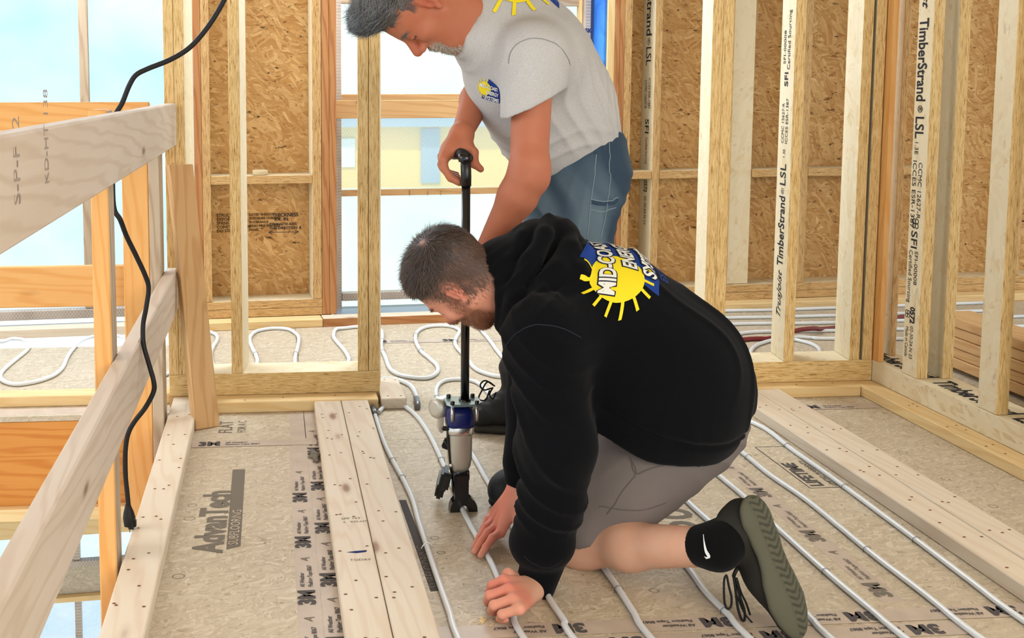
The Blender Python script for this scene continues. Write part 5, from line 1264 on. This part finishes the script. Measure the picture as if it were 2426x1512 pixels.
mk_obj('upper', v5, q5, ('shoe_knit',), shoe, const(len(v5), (44, 42, 38)))
OUT = [(0, .0, .033), (.06, .0, .036), (.25, -.002, .034), (.45, .0, .032), (.62, .003, .040), (.78, .004, .044), (.92, .004, .036), (1.0, .004, .022)]
SO = []
for (a, b, r), (a2, b2, r2) in zip(OUT, OUT[1:]):
    SO.append(cone(ft(a*.93+.03, b, .001), ft(a2*.93+.03, b2, .001), r*1.02, r2*1.02, .01, n=sn, q=.40))
v6, q6 = sdf_mesh(SO, .0030)
rel = v6-heel; al = rel@fd/FL; ac = rel@lat; ou = rel@sn
tread = (ou > .006)
g1 = (np.sin((al*FL)*420+np.sin(ac*160)*2.2) > 0.35) & (ac < .010)
g2 = (np.abs(ac) < .03)
N6 = vnormals(v6, q6)
dd6 = np.where(tread & g1 & g2, -.0022, 0.0)+np.where(tread & (np.abs(ac-.012) < .0016), -.002, 0)
v6 = v6+N6*dd6[:, None]
c6 = const(len(v6), (90, 88, 72)); c6[tread & g1 & g2] *= 0.55
mk_obj('sole', v6, q6, ('foam_sole',), shoe, c6, 'olive grey ridged sole')
lc = lambda pts, r=.0022, nm='lace': link(nm, tube_mesh(spline(pts, 6), r, 7), Matrix.Identity(4), ('black_rubber',), shoe)
lc0 = lc
lc([ft(.36, -.01, -.070), ft(.38, -.02, -.078), (0.9386,2.05,0.1182), (0.9352,2.055,0.1016)], .004)
lc([(0.9208,2.055,0.1057), (0.9157,2.055,0.0969), (0.9156,2.055,0.0717), (0.9182,2.055,0.0446), (0.9249,2.055,0.0326), (0.9318,2.055,0.0386), (0.9321,2.055,0.0576), (0.926,2.055,0.0803), (0.9208,2.055,0.1039)], .0024)
lc([(0.9352,2.055,0.1016), (0.9406,2.055,0.0708), (0.9463,2.055,0.0344), (0.9552,2.055,0.0087), (0.9615,2.055,0.0084), (0.9599,2.055,0.0293), (0.949,2.055,0.0614), (0.9406,2.055,0.0978)], .0028)
lc([(0.9415,2.055,0.0978), (0.9524,2.055,0.0658), (0.9639,2.055,0.0427), (0.9728,2.055,0.0179)], .0022)
lc([(0.9397,2.055,0.0708), (0.9591,2.055,0.0248), (0.9816,2.055,-0.0033)], .0018)
lc = lc0
for i in range(4):
    a = .30+i*.085; lc([ft(a, -.030, -.055), ft(a+.01, -.010, -.083+i*.005), ft(a+.01, .012, -.083+i*.005), ft(a, .030, -.055)], .0022)
# right shoe, planted in front
shR_ = empty('shoe', (0.66, 2.71, 0), 0, K)
R1 = [cone((.735, 2.735, .055), (.622, 2.71, .052), .046, .043, .03), cone((.622, 2.71, .050), (.600, 2.702, .040), .043, .038, .02), ell((.602, 2.700, .048), (.042, .046, .044), None, .02), cone((.735, 2.735, .06), anR+np.array((.01, 0, .03)), .046, .045, .03)]
R1 = [(lambda f: (lambda P: np.maximum(f(P), -(P[..., 2]-.016))))(p[0]) and ((lambda f: (lambda P: np.maximum(f(P), .016-P[..., 2])))(p[0]), p[1], p[2], p[3], p[4]) for p in R1]
v7, q7 = sdf_mesh(R1, .0035)
mk_obj('upper', v7, q7, ('boot_leather',), shR_, const(len(v7), (30, 32, 36)))
R2 = [cone((.74, 2.745, .014), (.606, 2.703, .014), .044, .047, .02, n=(0, 0, 1), q=.30)]
v8, q8 = sdf_mesh(R2, .0035)
mk_obj('sole', v8, q8, ('foam_sole',), shR_, const(len(v8), (24, 24, 25)))

M['seam_fleece'] = plain('seam_fleece', (44, 46, 54), 0.95, 0.1)
HB = bvh_of(np.array([tuple(x.co) for x in hoodie.data.vertices]), q_h)
def hseam(pts, w_=.0022): surf_line(HB, pts, w_, 'seam_fleece', hoodie, 'seam', lift=.0008)
hseam([(0.4815,2.22,0.5424), (0.4804,2.2,0.5746), (0.5071,2.18,0.6013), (0.5448,2.17,0.6118), (0.5942,2.17,0.6019), (0.647,2.18,0.5761)])
hseam([(0.5021,2.15,0.102), (0.5316,2.14,0.0806), (0.5814,2.14,0.0713), (0.6172,2.14,0.0931)])
# ------------------------------------------------------------------ standing person bent over the stapler, grey T-shirt and jeans
P_ = empty('person', (0.78, 2.95, 0)); tag(P_, 'person standing bent over the stapler handle in a grey shirt and jeans', 'person')
SR = headrot((-.32, .103, -.942), (-.937, -.10, .298)); SCn = np.array((.3788, 2.7298, 1.3147))
hp2, hg2 = head_prims(SCn, SR, 1.06)
neck2 = np.array((0.535, 2.79, 1.268)); ch2 = np.array((0.720, 2.865, 1.165)); pv2 = np.array((0.845, 2.95, 0.880))
sL = np.array((0.655, 2.675, 1.175)); sR_ = np.array((0.640, 3.03, 1.19)); eL = np.array((0.6285,2.6,0.8792)); wL = np.array((0.5351,2.66,0.6821))
eR = np.array((0.5925,2.97,1.1249)); wR = np.array((0.4963,2.795,0.9771))
hL2 = np.array((0.855, 2.865, 0.86)); hR2 = np.array((0.845, 3.035, 0.86)); kL2 = np.array((0.800, 2.83, 0.475)); aL2 = np.array((0.90, 2.93, 0.10)); kR2 = np.array((0.80, 3.11, 0.49)); aR2 = np.array((0.765, 3.32, 0.105))
b2_ = hp2
b2_ += [cone(hg2(-.02, 0, -.02), neck2, .056, .066, .04), cone(hg2(.02, 0, -.06), neck2+np.array((-.01, -.01, -.05)), .050, .06, .03)]
b2_ += [ell(ch2, (.13, .17, .11), None, .05), cone(ch2, pv2, .11, .12, .05), cone(sL, sR_, .05, .05, .05)]
b2_ += [cone(sL, eL, .052, .046, .03), cone(eL+np.array((.004, -.004, .03)), eL+(wL-eL)*.25, .046, .047, .02), cone(eL+(wL-eL)*.25, wL, .047, .029, .02), ell(eL+np.array((.018, 0, 0)), (.032, .034, .036), None, .02)]
b2_ += [cone(sR_, eR, .050, .043, .03), cone(eR, eR+(wR-eR)*.4, .043, .042, .02), cone(eR+(wR-eR)*.4, wR, .042, .0275, .02)]
# right hand over the handle
GX, GZ = 0.4815, 0.930
def gp(y, ang, r=.024):      # point round the grip; ang 0 = up, 90 = towards -x
    t = (2.687-y)/-.105; cx_ = 0.4875-.012*t; return (cx_-math.sin(math.radians(ang))*r, y, 0.930-math.cos(math.radians(ang))*-r)
mcS = [(0.4363,2.725,0.9146), (0.4391,2.75,0.9216), (0.4475,2.775,0.9265), (0.4589,2.797,0.9284)]
for i in range(4):
    y = (2.712, 2.737, 2.762, 2.784)[i]; r = (.0102, .0106, .0100, .0090)[i]
    b2_ += [cone(wR, mcS[i], .024, .0135, .014)]
    b2_ += finger([mcS[i], (0.4389,2.72,0.8922) if i == 0 else tuple(np.array((0.4389,2.72,0.8922))+np.array((.001*i, .025*i, .002*i))), tuple(np.array((0.4541,2.712,0.8689))+np.array((.001*i, .025*i, .003*i))), tuple(np.array((0.4753,2.708,0.8572))+np.array((.002*i, .025*i, .005*i)))], r+.0012, r-.0012, .005)
b2_ += [cone(wR, (0.4979,2.765,0.9411), .027, .024, .012), ell((0.4744,2.77,0.941), (.030, .036, .020), None, .02)]
b2_ += finger([(0.5023,2.765,0.9488), (0.5146,2.735,0.9319), (0.5167,2.722,0.9045), (0.5321,2.716,0.8907)], .0175, .0088, .012)
# left hand round the pole
px0, py0 = 0.4912, 2.694
mcL = []
for i in range(4):
    z = 0.655-.021*i; r = (.0104, .0108, .0102, .0092)[i]
    mcp = (px0+.030, py0-.022, z+.004); b2_ += [cone(wL, mcp, .022, .0135, .014)]
    b2_ += finger([mcp, (px0-.006, py0-.032, z), (px0-.030, py0-.008, z), (px0-.018, py0+.018, z)], r+.0012, r-.0014, .005)
b2_ += finger([(px0+.034, py0-.004, .655), (px0+.028, py0+.018, .672), (px0+.008, py0+.027, .680), (px0-.014, py0+.022, .676)], .0155, .0095, .012)
v, q = sdf_mesh(b2_, 0.0035)
skinS = (186, 114, 84)
def s_beard(x, y, z):
    low = sm01(-.052-z+.10*(x-.07), -.004, .012)*sm01(x, .045, .06)*sm01(.036-y, -.006, .006); return np.clip(low, 0, 1)*.75*sm01(z+.128, 0, .012)*sm01(x, .052, .066)
def s_hair(x, y, z):
    hl = z-np.where(x > .03, .058+(x-.03)*0.25, np.where(x > .012, .02, np.where(x > -.025, .036, -.028-(x+.025)*-.35)))
    return sm01(hl, -.008, .010)*sm01(.112-x, -.01, .01)*(1-earm(x, y, z))
cols, L, near = headcols(v, SCn, SR, skinS, (176, 150, 132), (96, 88, 84), beardmask=s_beard)
hm = s_hair(L[:, 0]/1.06, np.abs(L[:, 1])/1.06, L[:, 2]/1.06)*near
cols = cols*(1-hm[:, None]*.85)+lnp((66, 62, 62))*hm[:, None]*.85
nk = near & (L[:, 2] < -.06); 
bodyS = mk_obj('body', v, q, ('skin',), P_, cols)
Nn = vnormals(v, q)
def s_flow(l):
    side = np.stack([-0.75*np.ones(len(l)), np.zeros(len(l)), -0.35-0*l[:, 0]], 1); top = np.stack([-1.0+0*l[:, 0], 0.25*np.sign(l[:, 1]), 0.35+0*l[:, 0]], 1)
    t = sm01(l[:, 2], .05, .10)[:, None]; return side*(1-t)+top*t
hv = [ell(hg2(-.008, 0, .058), (.1080, .0825, .0850), SR, .02, cuts=((hg2(.0, 0, .024), SR.T@np.array((.25, 0, -1.0))),)), ell(hg2(-.03, 0, .030), (.083, .0815, .075), SR, .02, cuts=((hg2(-.022, 0, 0), SR.T@np.array((1.0, 0, -.1))),))]
hv += [ell(hg2(.046, .0, .108), (.062, .072, .040), SR, .03, cuts=((hg2(.06, 0, .070), SR.T@np.array((.35, 0, -1.0))),)), ell(hg2(.076, .012, .116), (.038, .052, .032), SR, .03)]
va, qa = sdf_mesh(hv, .004); Na = vnormals(va, qa); va = va+Na*(waves(va, [(160, 90, 70), (80, 150, 120)], .003, 2)+folds(va, (.3, .6, .7), 120, .006, 77, .03, 1.2))[:, None]; La = (va-SCn)@SR.T
dk = np.clip(waves(va, [(60, 40, 50), (90, 20, 70)], 1.0, 8)+.5, 0, 1)[:, None]*sm01(La[:, 2], .06, .10)[:, None]
mk_obj('hair', va, qa, ('hair_mat',), P_, const(len(va), (92, 86, 82))*(1-dk)+lnp((20, 22, 28))*dk)
hair_on(va, Na, La, SR, np.ones(len(va)), 15000, 31, s_flow, lambda l: 0.016+0.030*sm01(l[:, 2], .05, .12), 0.0012, (52, 50, 54), (150, 146, 142), P_, jitter=.20, lift=.22)
# fuller swept fringe over the forehead
fr = sm01(La[:, 0], .0, .06)*sm01(La[:, 2], .07, .10)
hair_on(va, Na, La, SR, fr+1e-12, 5000, 32, lambda l: np.stack([0.55+0*l[:, 0], 0.25+0*l[:, 0], 0.5+0*l[:, 0]], 1), 0.034, 0.0014, (24, 28, 36), (150, 156, 164), P_, jitter=.22, lift=.30)
bm_ = s_beard(L[:, 0]/1.06, np.abs(L[:, 1])/1.06, L[:, 2]/1.06)*near
hair_on(v, Nn, L, SR, bm_**2+1e-12, 4200, 33, lambda l: np.tile([.5, 0, -1.0], (len(l), 1)), 0.0095, 0.0009, (150, 122, 104), (226, 214, 198), P_, name='beard', jitter=.35, lift=.45)
eb = np.exp(-(((L[:, 0]-.093)/.013)**2+((np.abs(L[:, 1])-.036)/.017)**2+((L[:, 2]-.022)/.006)**2))*near
hair_on(v, Nn, L, SR, eb**2+1e-12, 520, 34, lambda l: np.stack([0*l[:, 0]+.1, np.sign(l[:, 1]), 0*l[:, 0]-.2], 1), 0.010, 0.0010, (96, 84, 78), (160, 146, 136), P_, name='eyebrow', jitter=.25, lift=.35)

# T-shirt
def cut(p, n): return (tuple(p), tuple(n))
hemc = cut((0.851,2.9,0.922), (.42, 0, -1.0))
T_ = [ell((.690, 2.865, 1.175), (.150, .190, .125), None, .06, cuts=(hemc,)), cone((.685, 2.87, 1.175), (.770, 2.91, 1.045), .145, .146, .08, cuts=(hemc,)), cone((.770, 2.91, 1.045), (.838, 2.945, .900), .148, .140, .08, cuts=(hemc,))]
T_ += [cone((.655, 2.85, 1.115), (.760, 2.90, .985), .125, .120, .07, cuts=(hemc,))]
T_ += [cone((.565, 2.80, 1.235), (.70, 2.86, 1.16), .092, .13, .05), cone((.565, 2.82, 1.25), (.70, 2.90, 1.25), .075, .09, .06), cone((.525, 2.76, 1.225), (.60, 2.80, 1.18), .060, .09, .04), cone((.55, 2.80, 1.300), (.66, 2.84, 1.275), .060, .09, .04)]
slc = cut((0.634,2.62,1.0529), (.44, .0, -.9))
T_ += [cone(sL+np.array((.03, .07, .0)), sL, .095, .080, .06), cone(sL, sL+(eL-sL)*.80, .080, .074, .045, cuts=(slc,))]
T_ += [cone(sR_+np.array((.02, -.07, .0)), sR_, .09, .075, .06), cone(sR_, sR_+(eR-sR_)*.8, .072, .066, .03)]
T_ += [cone(sL+(eL-sL)*.45, eL+np.array((0, 0, -.05)), .060, .056, .003, op='s')]
ncut = hg2(-.012, 0, -.075); nax = (neck2-np.array(hg2(0, 0, 0))); nax /= np.linalg.norm(nax)
T_ += [cone(hg2(.0, 0, -.02), neck2-nax*.020+np.array((-.008, 0, -.006)), .080, .062, .006, op='s')]
v2, q2 = sdf_mesh(T_, .0050); N2 = vnormals(v2, q2)
d2 = folds(v2, (.55, .1, .8), 48, .008, 41, .06, 1.7)*sm01(1.20-v2[:, 2], 0, .10)*sm01(v2[:, 0], .62, .72)
d2 += folds(v2, (.2, .2, 1.), 85, .006, 43, .05, 1.6)*sm01(1.02-v2[:, 2], 0, .05)
hd2 = (v2-np.array((0.851,2.9,0.922)))@(np.array((.42, 0, -1.0))/1.085); d2 *= sm01(-hd2, .0, .05)
d2 += folds(v2, (.9, .3, .2), 60, .006, 45, .05, 1.6)
v2 = relax(v2+N2*d2[:, None], q2, 2, .5)
shirt = mk_obj('t_shirt', v2, q2, ('jersey_grey',), P_, const(len(v2), (198, 194, 192)))
M['seam_grey'] = plain('seam_grey', (150, 148, 148), 0.9, 0.1)
TB0 = bvh_of(v2, q2)
surf_line(TB0, [(0.5516,2.6,1.158), (0.5658,2.6,1.1906), (0.5926,2.6,1.211), (0.6342,2.6,1.2162), (0.6752,2.62,1.1976), (0.6968,2.66,1.1593)], .0022, 'seam_grey', shirt, 'seam')
# collar rib
cw = []
for k in range(25):
    a = 2*math.pi*k/24; e1 = np.cross(nax, (0, 1, 0)); e1 /= np.linalg.norm(e1); e2 = np.cross(nax, e1)
    cw.append(tuple(neck2-nax*.020+np.array((-.004, 0, -.008))+(e1*math.cos(a)*.066+e2*math.sin(a)*.066)-nax*.0*math.cos(a)))
M['rib_grey'] = plain('rib_grey', (170, 168, 168), 0.9, 0.1)
link('collar', tube_mesh(cw, .0075, 8, cap=False), Matrix.Identity(4), ('rib_grey',), shirt)
# an inner dark undershirt edge showing at the throat
link('undershirt_edge', tube_mesh(bezier_pts((0.4682,2.745,1.1953), (0.4825,2.74,1.2058), (0.4898,2.745,1.2232), 6), .008, 8, rads=[.004, .008, .009, .009, .007, .003]), Matrix.Identity(4), (plain('navy_cotton', (40, 46, 64), 0.9, 0.1),), shirt)

# jeans
J = [cone((.842, 2.94, .93), pv2, .130, .136, .05, cuts=(cut((0.87, 2.9, .975), (-.42, 0, 1)),)), ell((.848, 2.95, .86), (.138, .165, .14), None, .05)]
J += [cone(hL2, kL2, .100, .083, .05), cone(kL2, aL2+np.array((0, 0, .02)), .083, .070, .03), cone(hR2, kR2, .100, .083, .04), cone(kR2, aR2+np.array((.03, 0, .15)), .080, .066, .03)]
v3, q3 = sdf_mesh(J, .0050); N3 = vnormals(v3, q3)
d3 = folds(v3, (.4, .1, .9), 70, .005, 51, .05, 1.7)+folds(v3, (.8, .2, -.5), 75, .004, 52, .05, 1.6)
v3 = relax(v3+N3*d3[:, None], q3, 2, .5)
wash = 0.5+0.5*np.clip(waves(v3, [(30, 10, 8), (14, 22, 10), (50, 8, 30)], 2.2, 5), -1, 1); wash = wash*np.exp(-((v3[:, 2]-.74)/.16)**2)
c3 = const(len(v3), (54, 72, 90))*(1-wash[:, None]*.6)+lnp((128, 148, 160))*wash[:, None]*.6
jeans = mk_obj('jeans', v3, q3, ('denim',), P_, c3)
JB = bvh_of(v3, q3)
M['stitch_pale'] = plain('stitch_pale', (134, 148, 156), 0.9, 0.1); M['denim_dark'] = plain('denim_dark', (58, 74, 92), 0.9, 0.1)
def jl(pts, w_=.0022, mat='stitch_pale', nm='stitching'): surf_line(JB, pts, w_, mat, jeans, nm)
jl([(0.8988,2.8,0.9615), (0.8845,2.78,0.9067), (0.879,2.78,0.8395), (0.8736,2.78,0.772), (0.8589,2.78,0.7044)], .0022)
jl([(0.8521,2.78,0.9293), (0.8428,2.76,0.8639), (0.8351,2.76,0.7971), (0.8277,2.76,0.7076)], .0020)
jl([(0.835,2.76,0.7994), (0.8666,2.77,0.7935), (0.9046,2.8,0.8012)], .011, 'denim_dark', 'pocket'); jl([(0.8349,2.76,0.8061), (0.8665,2.77,0.8002), (0.9044,2.8,0.808)]); jl([(0.8343,2.76,0.7792), (0.8659,2.77,0.7733), (0.9003,2.8,0.7831)])
jl([(0.8558,2.77,0.9343), (0.8492,2.77,0.9232)], .008, 'denim_dark', 'belt_loop')
# boots
def boot(an, toe_, nm, lace):
    r = empty('boot', (toe_[0], toe_[1], 0), 0, P_); an = np.array(an); tp = np.array(toe_); d = tp-an; d[2] = 0; Lb = np.linalg.norm(d); d /= Lb; hl = an-d*.055; hl[2] = 0
    def b(a, z, s=0): return hl+d*a*(Lb+.055)+np.array((-d[1], d[0], 0))*s+np.array((0, 0, z))
    PR = [cone(b(.12, .075), b(.45, .070), .048, .046, .03), cone(b(.45, .066), b(.84, .048), .046, .038, .03), cone(b(.16, .10), an+np.array((0, 0, .10)), .050, .050, .03), cone(b(.35, .10), b(.62, .078), .034, .03, .03)]
    PR = [((lambda f: (lambda P: np.maximum(f(P), .020-P[..., 2])))(p[0]), p[1], p[2], p[3], p[4]) for p in PR]
    a_, b_ = sdf_mesh(PR, .004); n_ = vnormals(a_, b_); a_ = a_+n_*waves(a_, [(90, 60, 120), (150, 30, 80)], .0015, 3)[:, None]
    mk_obj('upper', a_, b_, ('boot_leather',), r, const(len(a_), (30, 28, 28)))
    a_, b_ = sdf_mesh([cone(b(.10, .014), b(.50, .014), .044, .042, .02, n=(0, 0, 1), q=.42), cone(b(.50, .014), b(.86, .016), .046, .040, .02, n=(0, 0, 1), q=.40)], .0035)
    mk_obj('sole', a_, b_, ('foam_sole',), r, const(len(a_), (58, 54, 48)))
    if lace:
        for i in range(5):
            a = .36+i*.075; link('lace', tube_mesh(spline([b(a, .118-i*.008, -.030), b(a+.02, .138-i*.012, -.008), b(a+.02, .138-i*.012, .010), b(a, .118-i*.008, .030)], 5), .0026, 7), Matrix.Identity(4), ('black_rubber',), r)
        for pts in ([(0.6938,3.28,0.1593), (0.6619,3.27,0.1805), (0.6439,3.26,0.1701), (0.6548,3.26,0.1536), (0.6823,3.27,0.1556)], [(0.6938,3.28,0.1593), (0.6686,3.27,0.1762), (0.6494,3.26,0.1524), (0.639,3.26,0.1256), (0.6605,3.26,0.121), (0.6756,3.27,0.1489)], [(0.6863,3.27,0.1582), (0.6737,3.26,0.1383), (0.6846,3.26,0.1245), (0.6959,3.27,0.1417)]):
            link('lace', tube_mesh(spline(pts, 6), .0026, 7), Matrix.Identity(4), ('black_rubber',), r)
boot(aR2, (0.628, 3.325, 0), 'right', True); boot(aL2, (0.66, 2.90, 0), 'left', True)

# ------------------------------------------------------------------ printed emblem: sun, blue sail and three lines of words
M['print_yellow'] = plain('print_yellow', (246, 222, 40), 0.7, 0.2); M['print_blue'] = plain('print_blue', (28, 62, 140), 0.7, 0.2); M['print_white'] = plain('print_white', (236, 234, 226), 0.7, 0.2); M['print_dark'] = plain('print_dark', (20, 26, 50), 0.7, 0.2)
def fan(polys):
    bm = bmesh.new()
    for p in polys: bm.faces.new([bm.verts.new((a, b, 0)) for a, b in p])
    return bm
def decal(bm, origin, xd, yd, size, bvh, lift, mat, parent, name='emblem_print', maxe=0.005, reach=0.5):
    x = Vector(xd).normalized(); y = Vector(yd); y = (y-x*x.dot(y)).normalized(); n = x.cross(y); O_ = Vector(origin)
    bmesh.ops.triangulate(bm, faces=bm.faces[:])
    for _ in range(6):
        es = [e for e in bm.edges if e.calc_length()*size > maxe]
        if not es: break
        bmesh.ops.subdivide_edges(bm, edges=es, cuts=1); bmesh.ops.triangulate(bm, faces=[f for f in bm.faces if len(f.verts) > 3])
    bad = []
    for v_ in bm.verts:
        p = O_+x*v_.co.x*size+y*v_.co.y*size; h = bvh.ray_cast(p+n*reach*.5, -n, reach)
        if h[0] is None or h[1].dot(n) < 0.05: bad.append(v_)
        v_.co = (h[0]+h[1]*lift) if h[0] is not None else p
    bmesh.ops.delete(bm, geom=bad, context='VERTS')
    for f in bm.faces: f.smooth = True
    return link(name, bm_mesh(bm), Matrix.Identity(4), (mat,), parent)
def sunpolys():
    P = [[(.26+.30*math.cos(t), .47+.30*math.sin(t)) for t in [2*math.pi*k/40 for k in range(40)]]]
    for a in range(75, 300, 24):
        t = math.radians(a); c, s = math.cos(t), math.sin(t); w_ = .017
        P.append([(.26+c*r_-s*w_*k, .47+s*r_+c*w_*k) for r_, k in ((.28, -1), (.43, -1), (.43, 1), (.28, 1))])
    return P
def tbm(s, size, x0, x1, y, bold=0.0, sh=0.0):
    me = text_mesh(s, size, 'LEFT', bold, sh); xs = [v_.co.x for v_ in me.vertices]; a, b = min(xs), max(xs)
    for v_ in me.vertices: v_.co.x = x0+(v_.co.x-a)/(b-a)*(x1-x0); v_.co.y += y
    bm = bmesh.new(); bm.from_mesh(me); return bm
def emblem_print(origin, xd, yd, size, bvh, parent, dark=True, lift=0.0012, est=True, words=True):
    k = max(size, .1)
    g = empty('emblem', origin, 0, parent) if False else parent
    decal(fan([[(.42, .93), (1.02, .66), (1.02, -.03), (.12, -.03), (.30, .45)]]), origin, xd, yd, size, bvh, lift, 'print_blue', g)
    decal(fan(sunpolys()), origin, xd, yd, size, bvh, lift*1.9, 'print_yellow', g)
    if words:
        for s_, sz, x0, x1, y_ in (('MID-COAST', .23, .02, 1.0, .58), ('ENERGY', .23, .36, 1.0, .33), ('SYSTEMS', .23, .30, 1.0, .09)):
            if dark: decal(tbm(s_, sz, x0-.012, x1+.012, y_, .020, .15), origin, xd, yd, size, bvh, lift*2.8, 'print_dark', g, 'emblem_words')
            decal(tbm(s_, sz, x0, x1, y_, .008, .15), origin, xd, yd, size, bvh, lift*3.6, 'print_white', g, 'emblem_words')
    if est: decal(tbm('EST. 19', .17, .40, .95, -.16, .004), origin, xd, yd, size, bvh, lift, 'print_blue', g, 'emblem_words')
emblem_print((0.842, 2.270, .628), (-.05, .95, .25), (-.80, .02, .55), .192, HB, hoodie)
TB = bvh_of(v2, q2)
emblem_print((0.4583,2.62,1.0658), (.80, -.38, -.22), (-.12, .0, 1.0), .060, TB, shirt, dark=False, lift=.0010, est=False)
emblem_print((0.780, 2.715, 1.385), (.10, .95, .25), (-.85, .02, .45), .28, TB, shirt, dark=False, est=False)

# ------------------------------------------------------------------ small odds and ends
r_ = lathe('tape_roll', [(0.012, 0), (0.034, 0), (0.036, .004), (0.036, .018), (0.034, .022), (0.014, .022), (0.012, .018)], FR['b'] @ Vector((-0.045, 0.13, 0.6965)), (plain('putty', (214, 190, 150), 0.7),), None, 20); tag(r_, 'small cream roll sitting on the blocking left of the tall window', 'tape roll')
bm = bmesh.new(); rs = random.Random(4)
for k in range(16):
    p = Vector((0.4305,2.1015,0.001))+Vector((rs.uniform(-.03, .05), rs.uniform(-.02, .02), rs.uniform(0, .001))); a = rs.uniform(0, 6); e = Vector((math.cos(a), math.sin(a), .1))*rs.uniform(.002, .006); f_ = Vector((-e.y, e.x, .0))*.6
    bm.faces.new([bm.verts.new(p+q_) for q_ in (-e-f_, e-f_, e+f_, -e+f_)])
o = link('wood_chips', bm_mesh(bm), Matrix.Identity(4), (plain('chips', (244, 214, 160), 0.8),)); tag(o, 'few pale wood chips on the tape near the curled hand', 'wood chips', kind='stuff')
va, qa = sdf_mesh([cone((0.1148,3.1436,0.008), (0.1221,3.0753,0.006), .010, .006, .01), ell((0.1263,3.1146,0.01), (.008, .012, .008), None, .01), ell((0.1088,3.1184,0.004), (.012, .006, .004), None, .01)], .003)
va = va+vnormals(va, qa)*waves(va, [(400, 300, 200), (250, 500, 300)], .002, 1)[:, None]
o = mk_obj('tape_scrap', va, qa, ('ink_soft',), None); tag(o, 'crumpled grey scrap stuck on the tape by the paired sleepers', 'scrap')
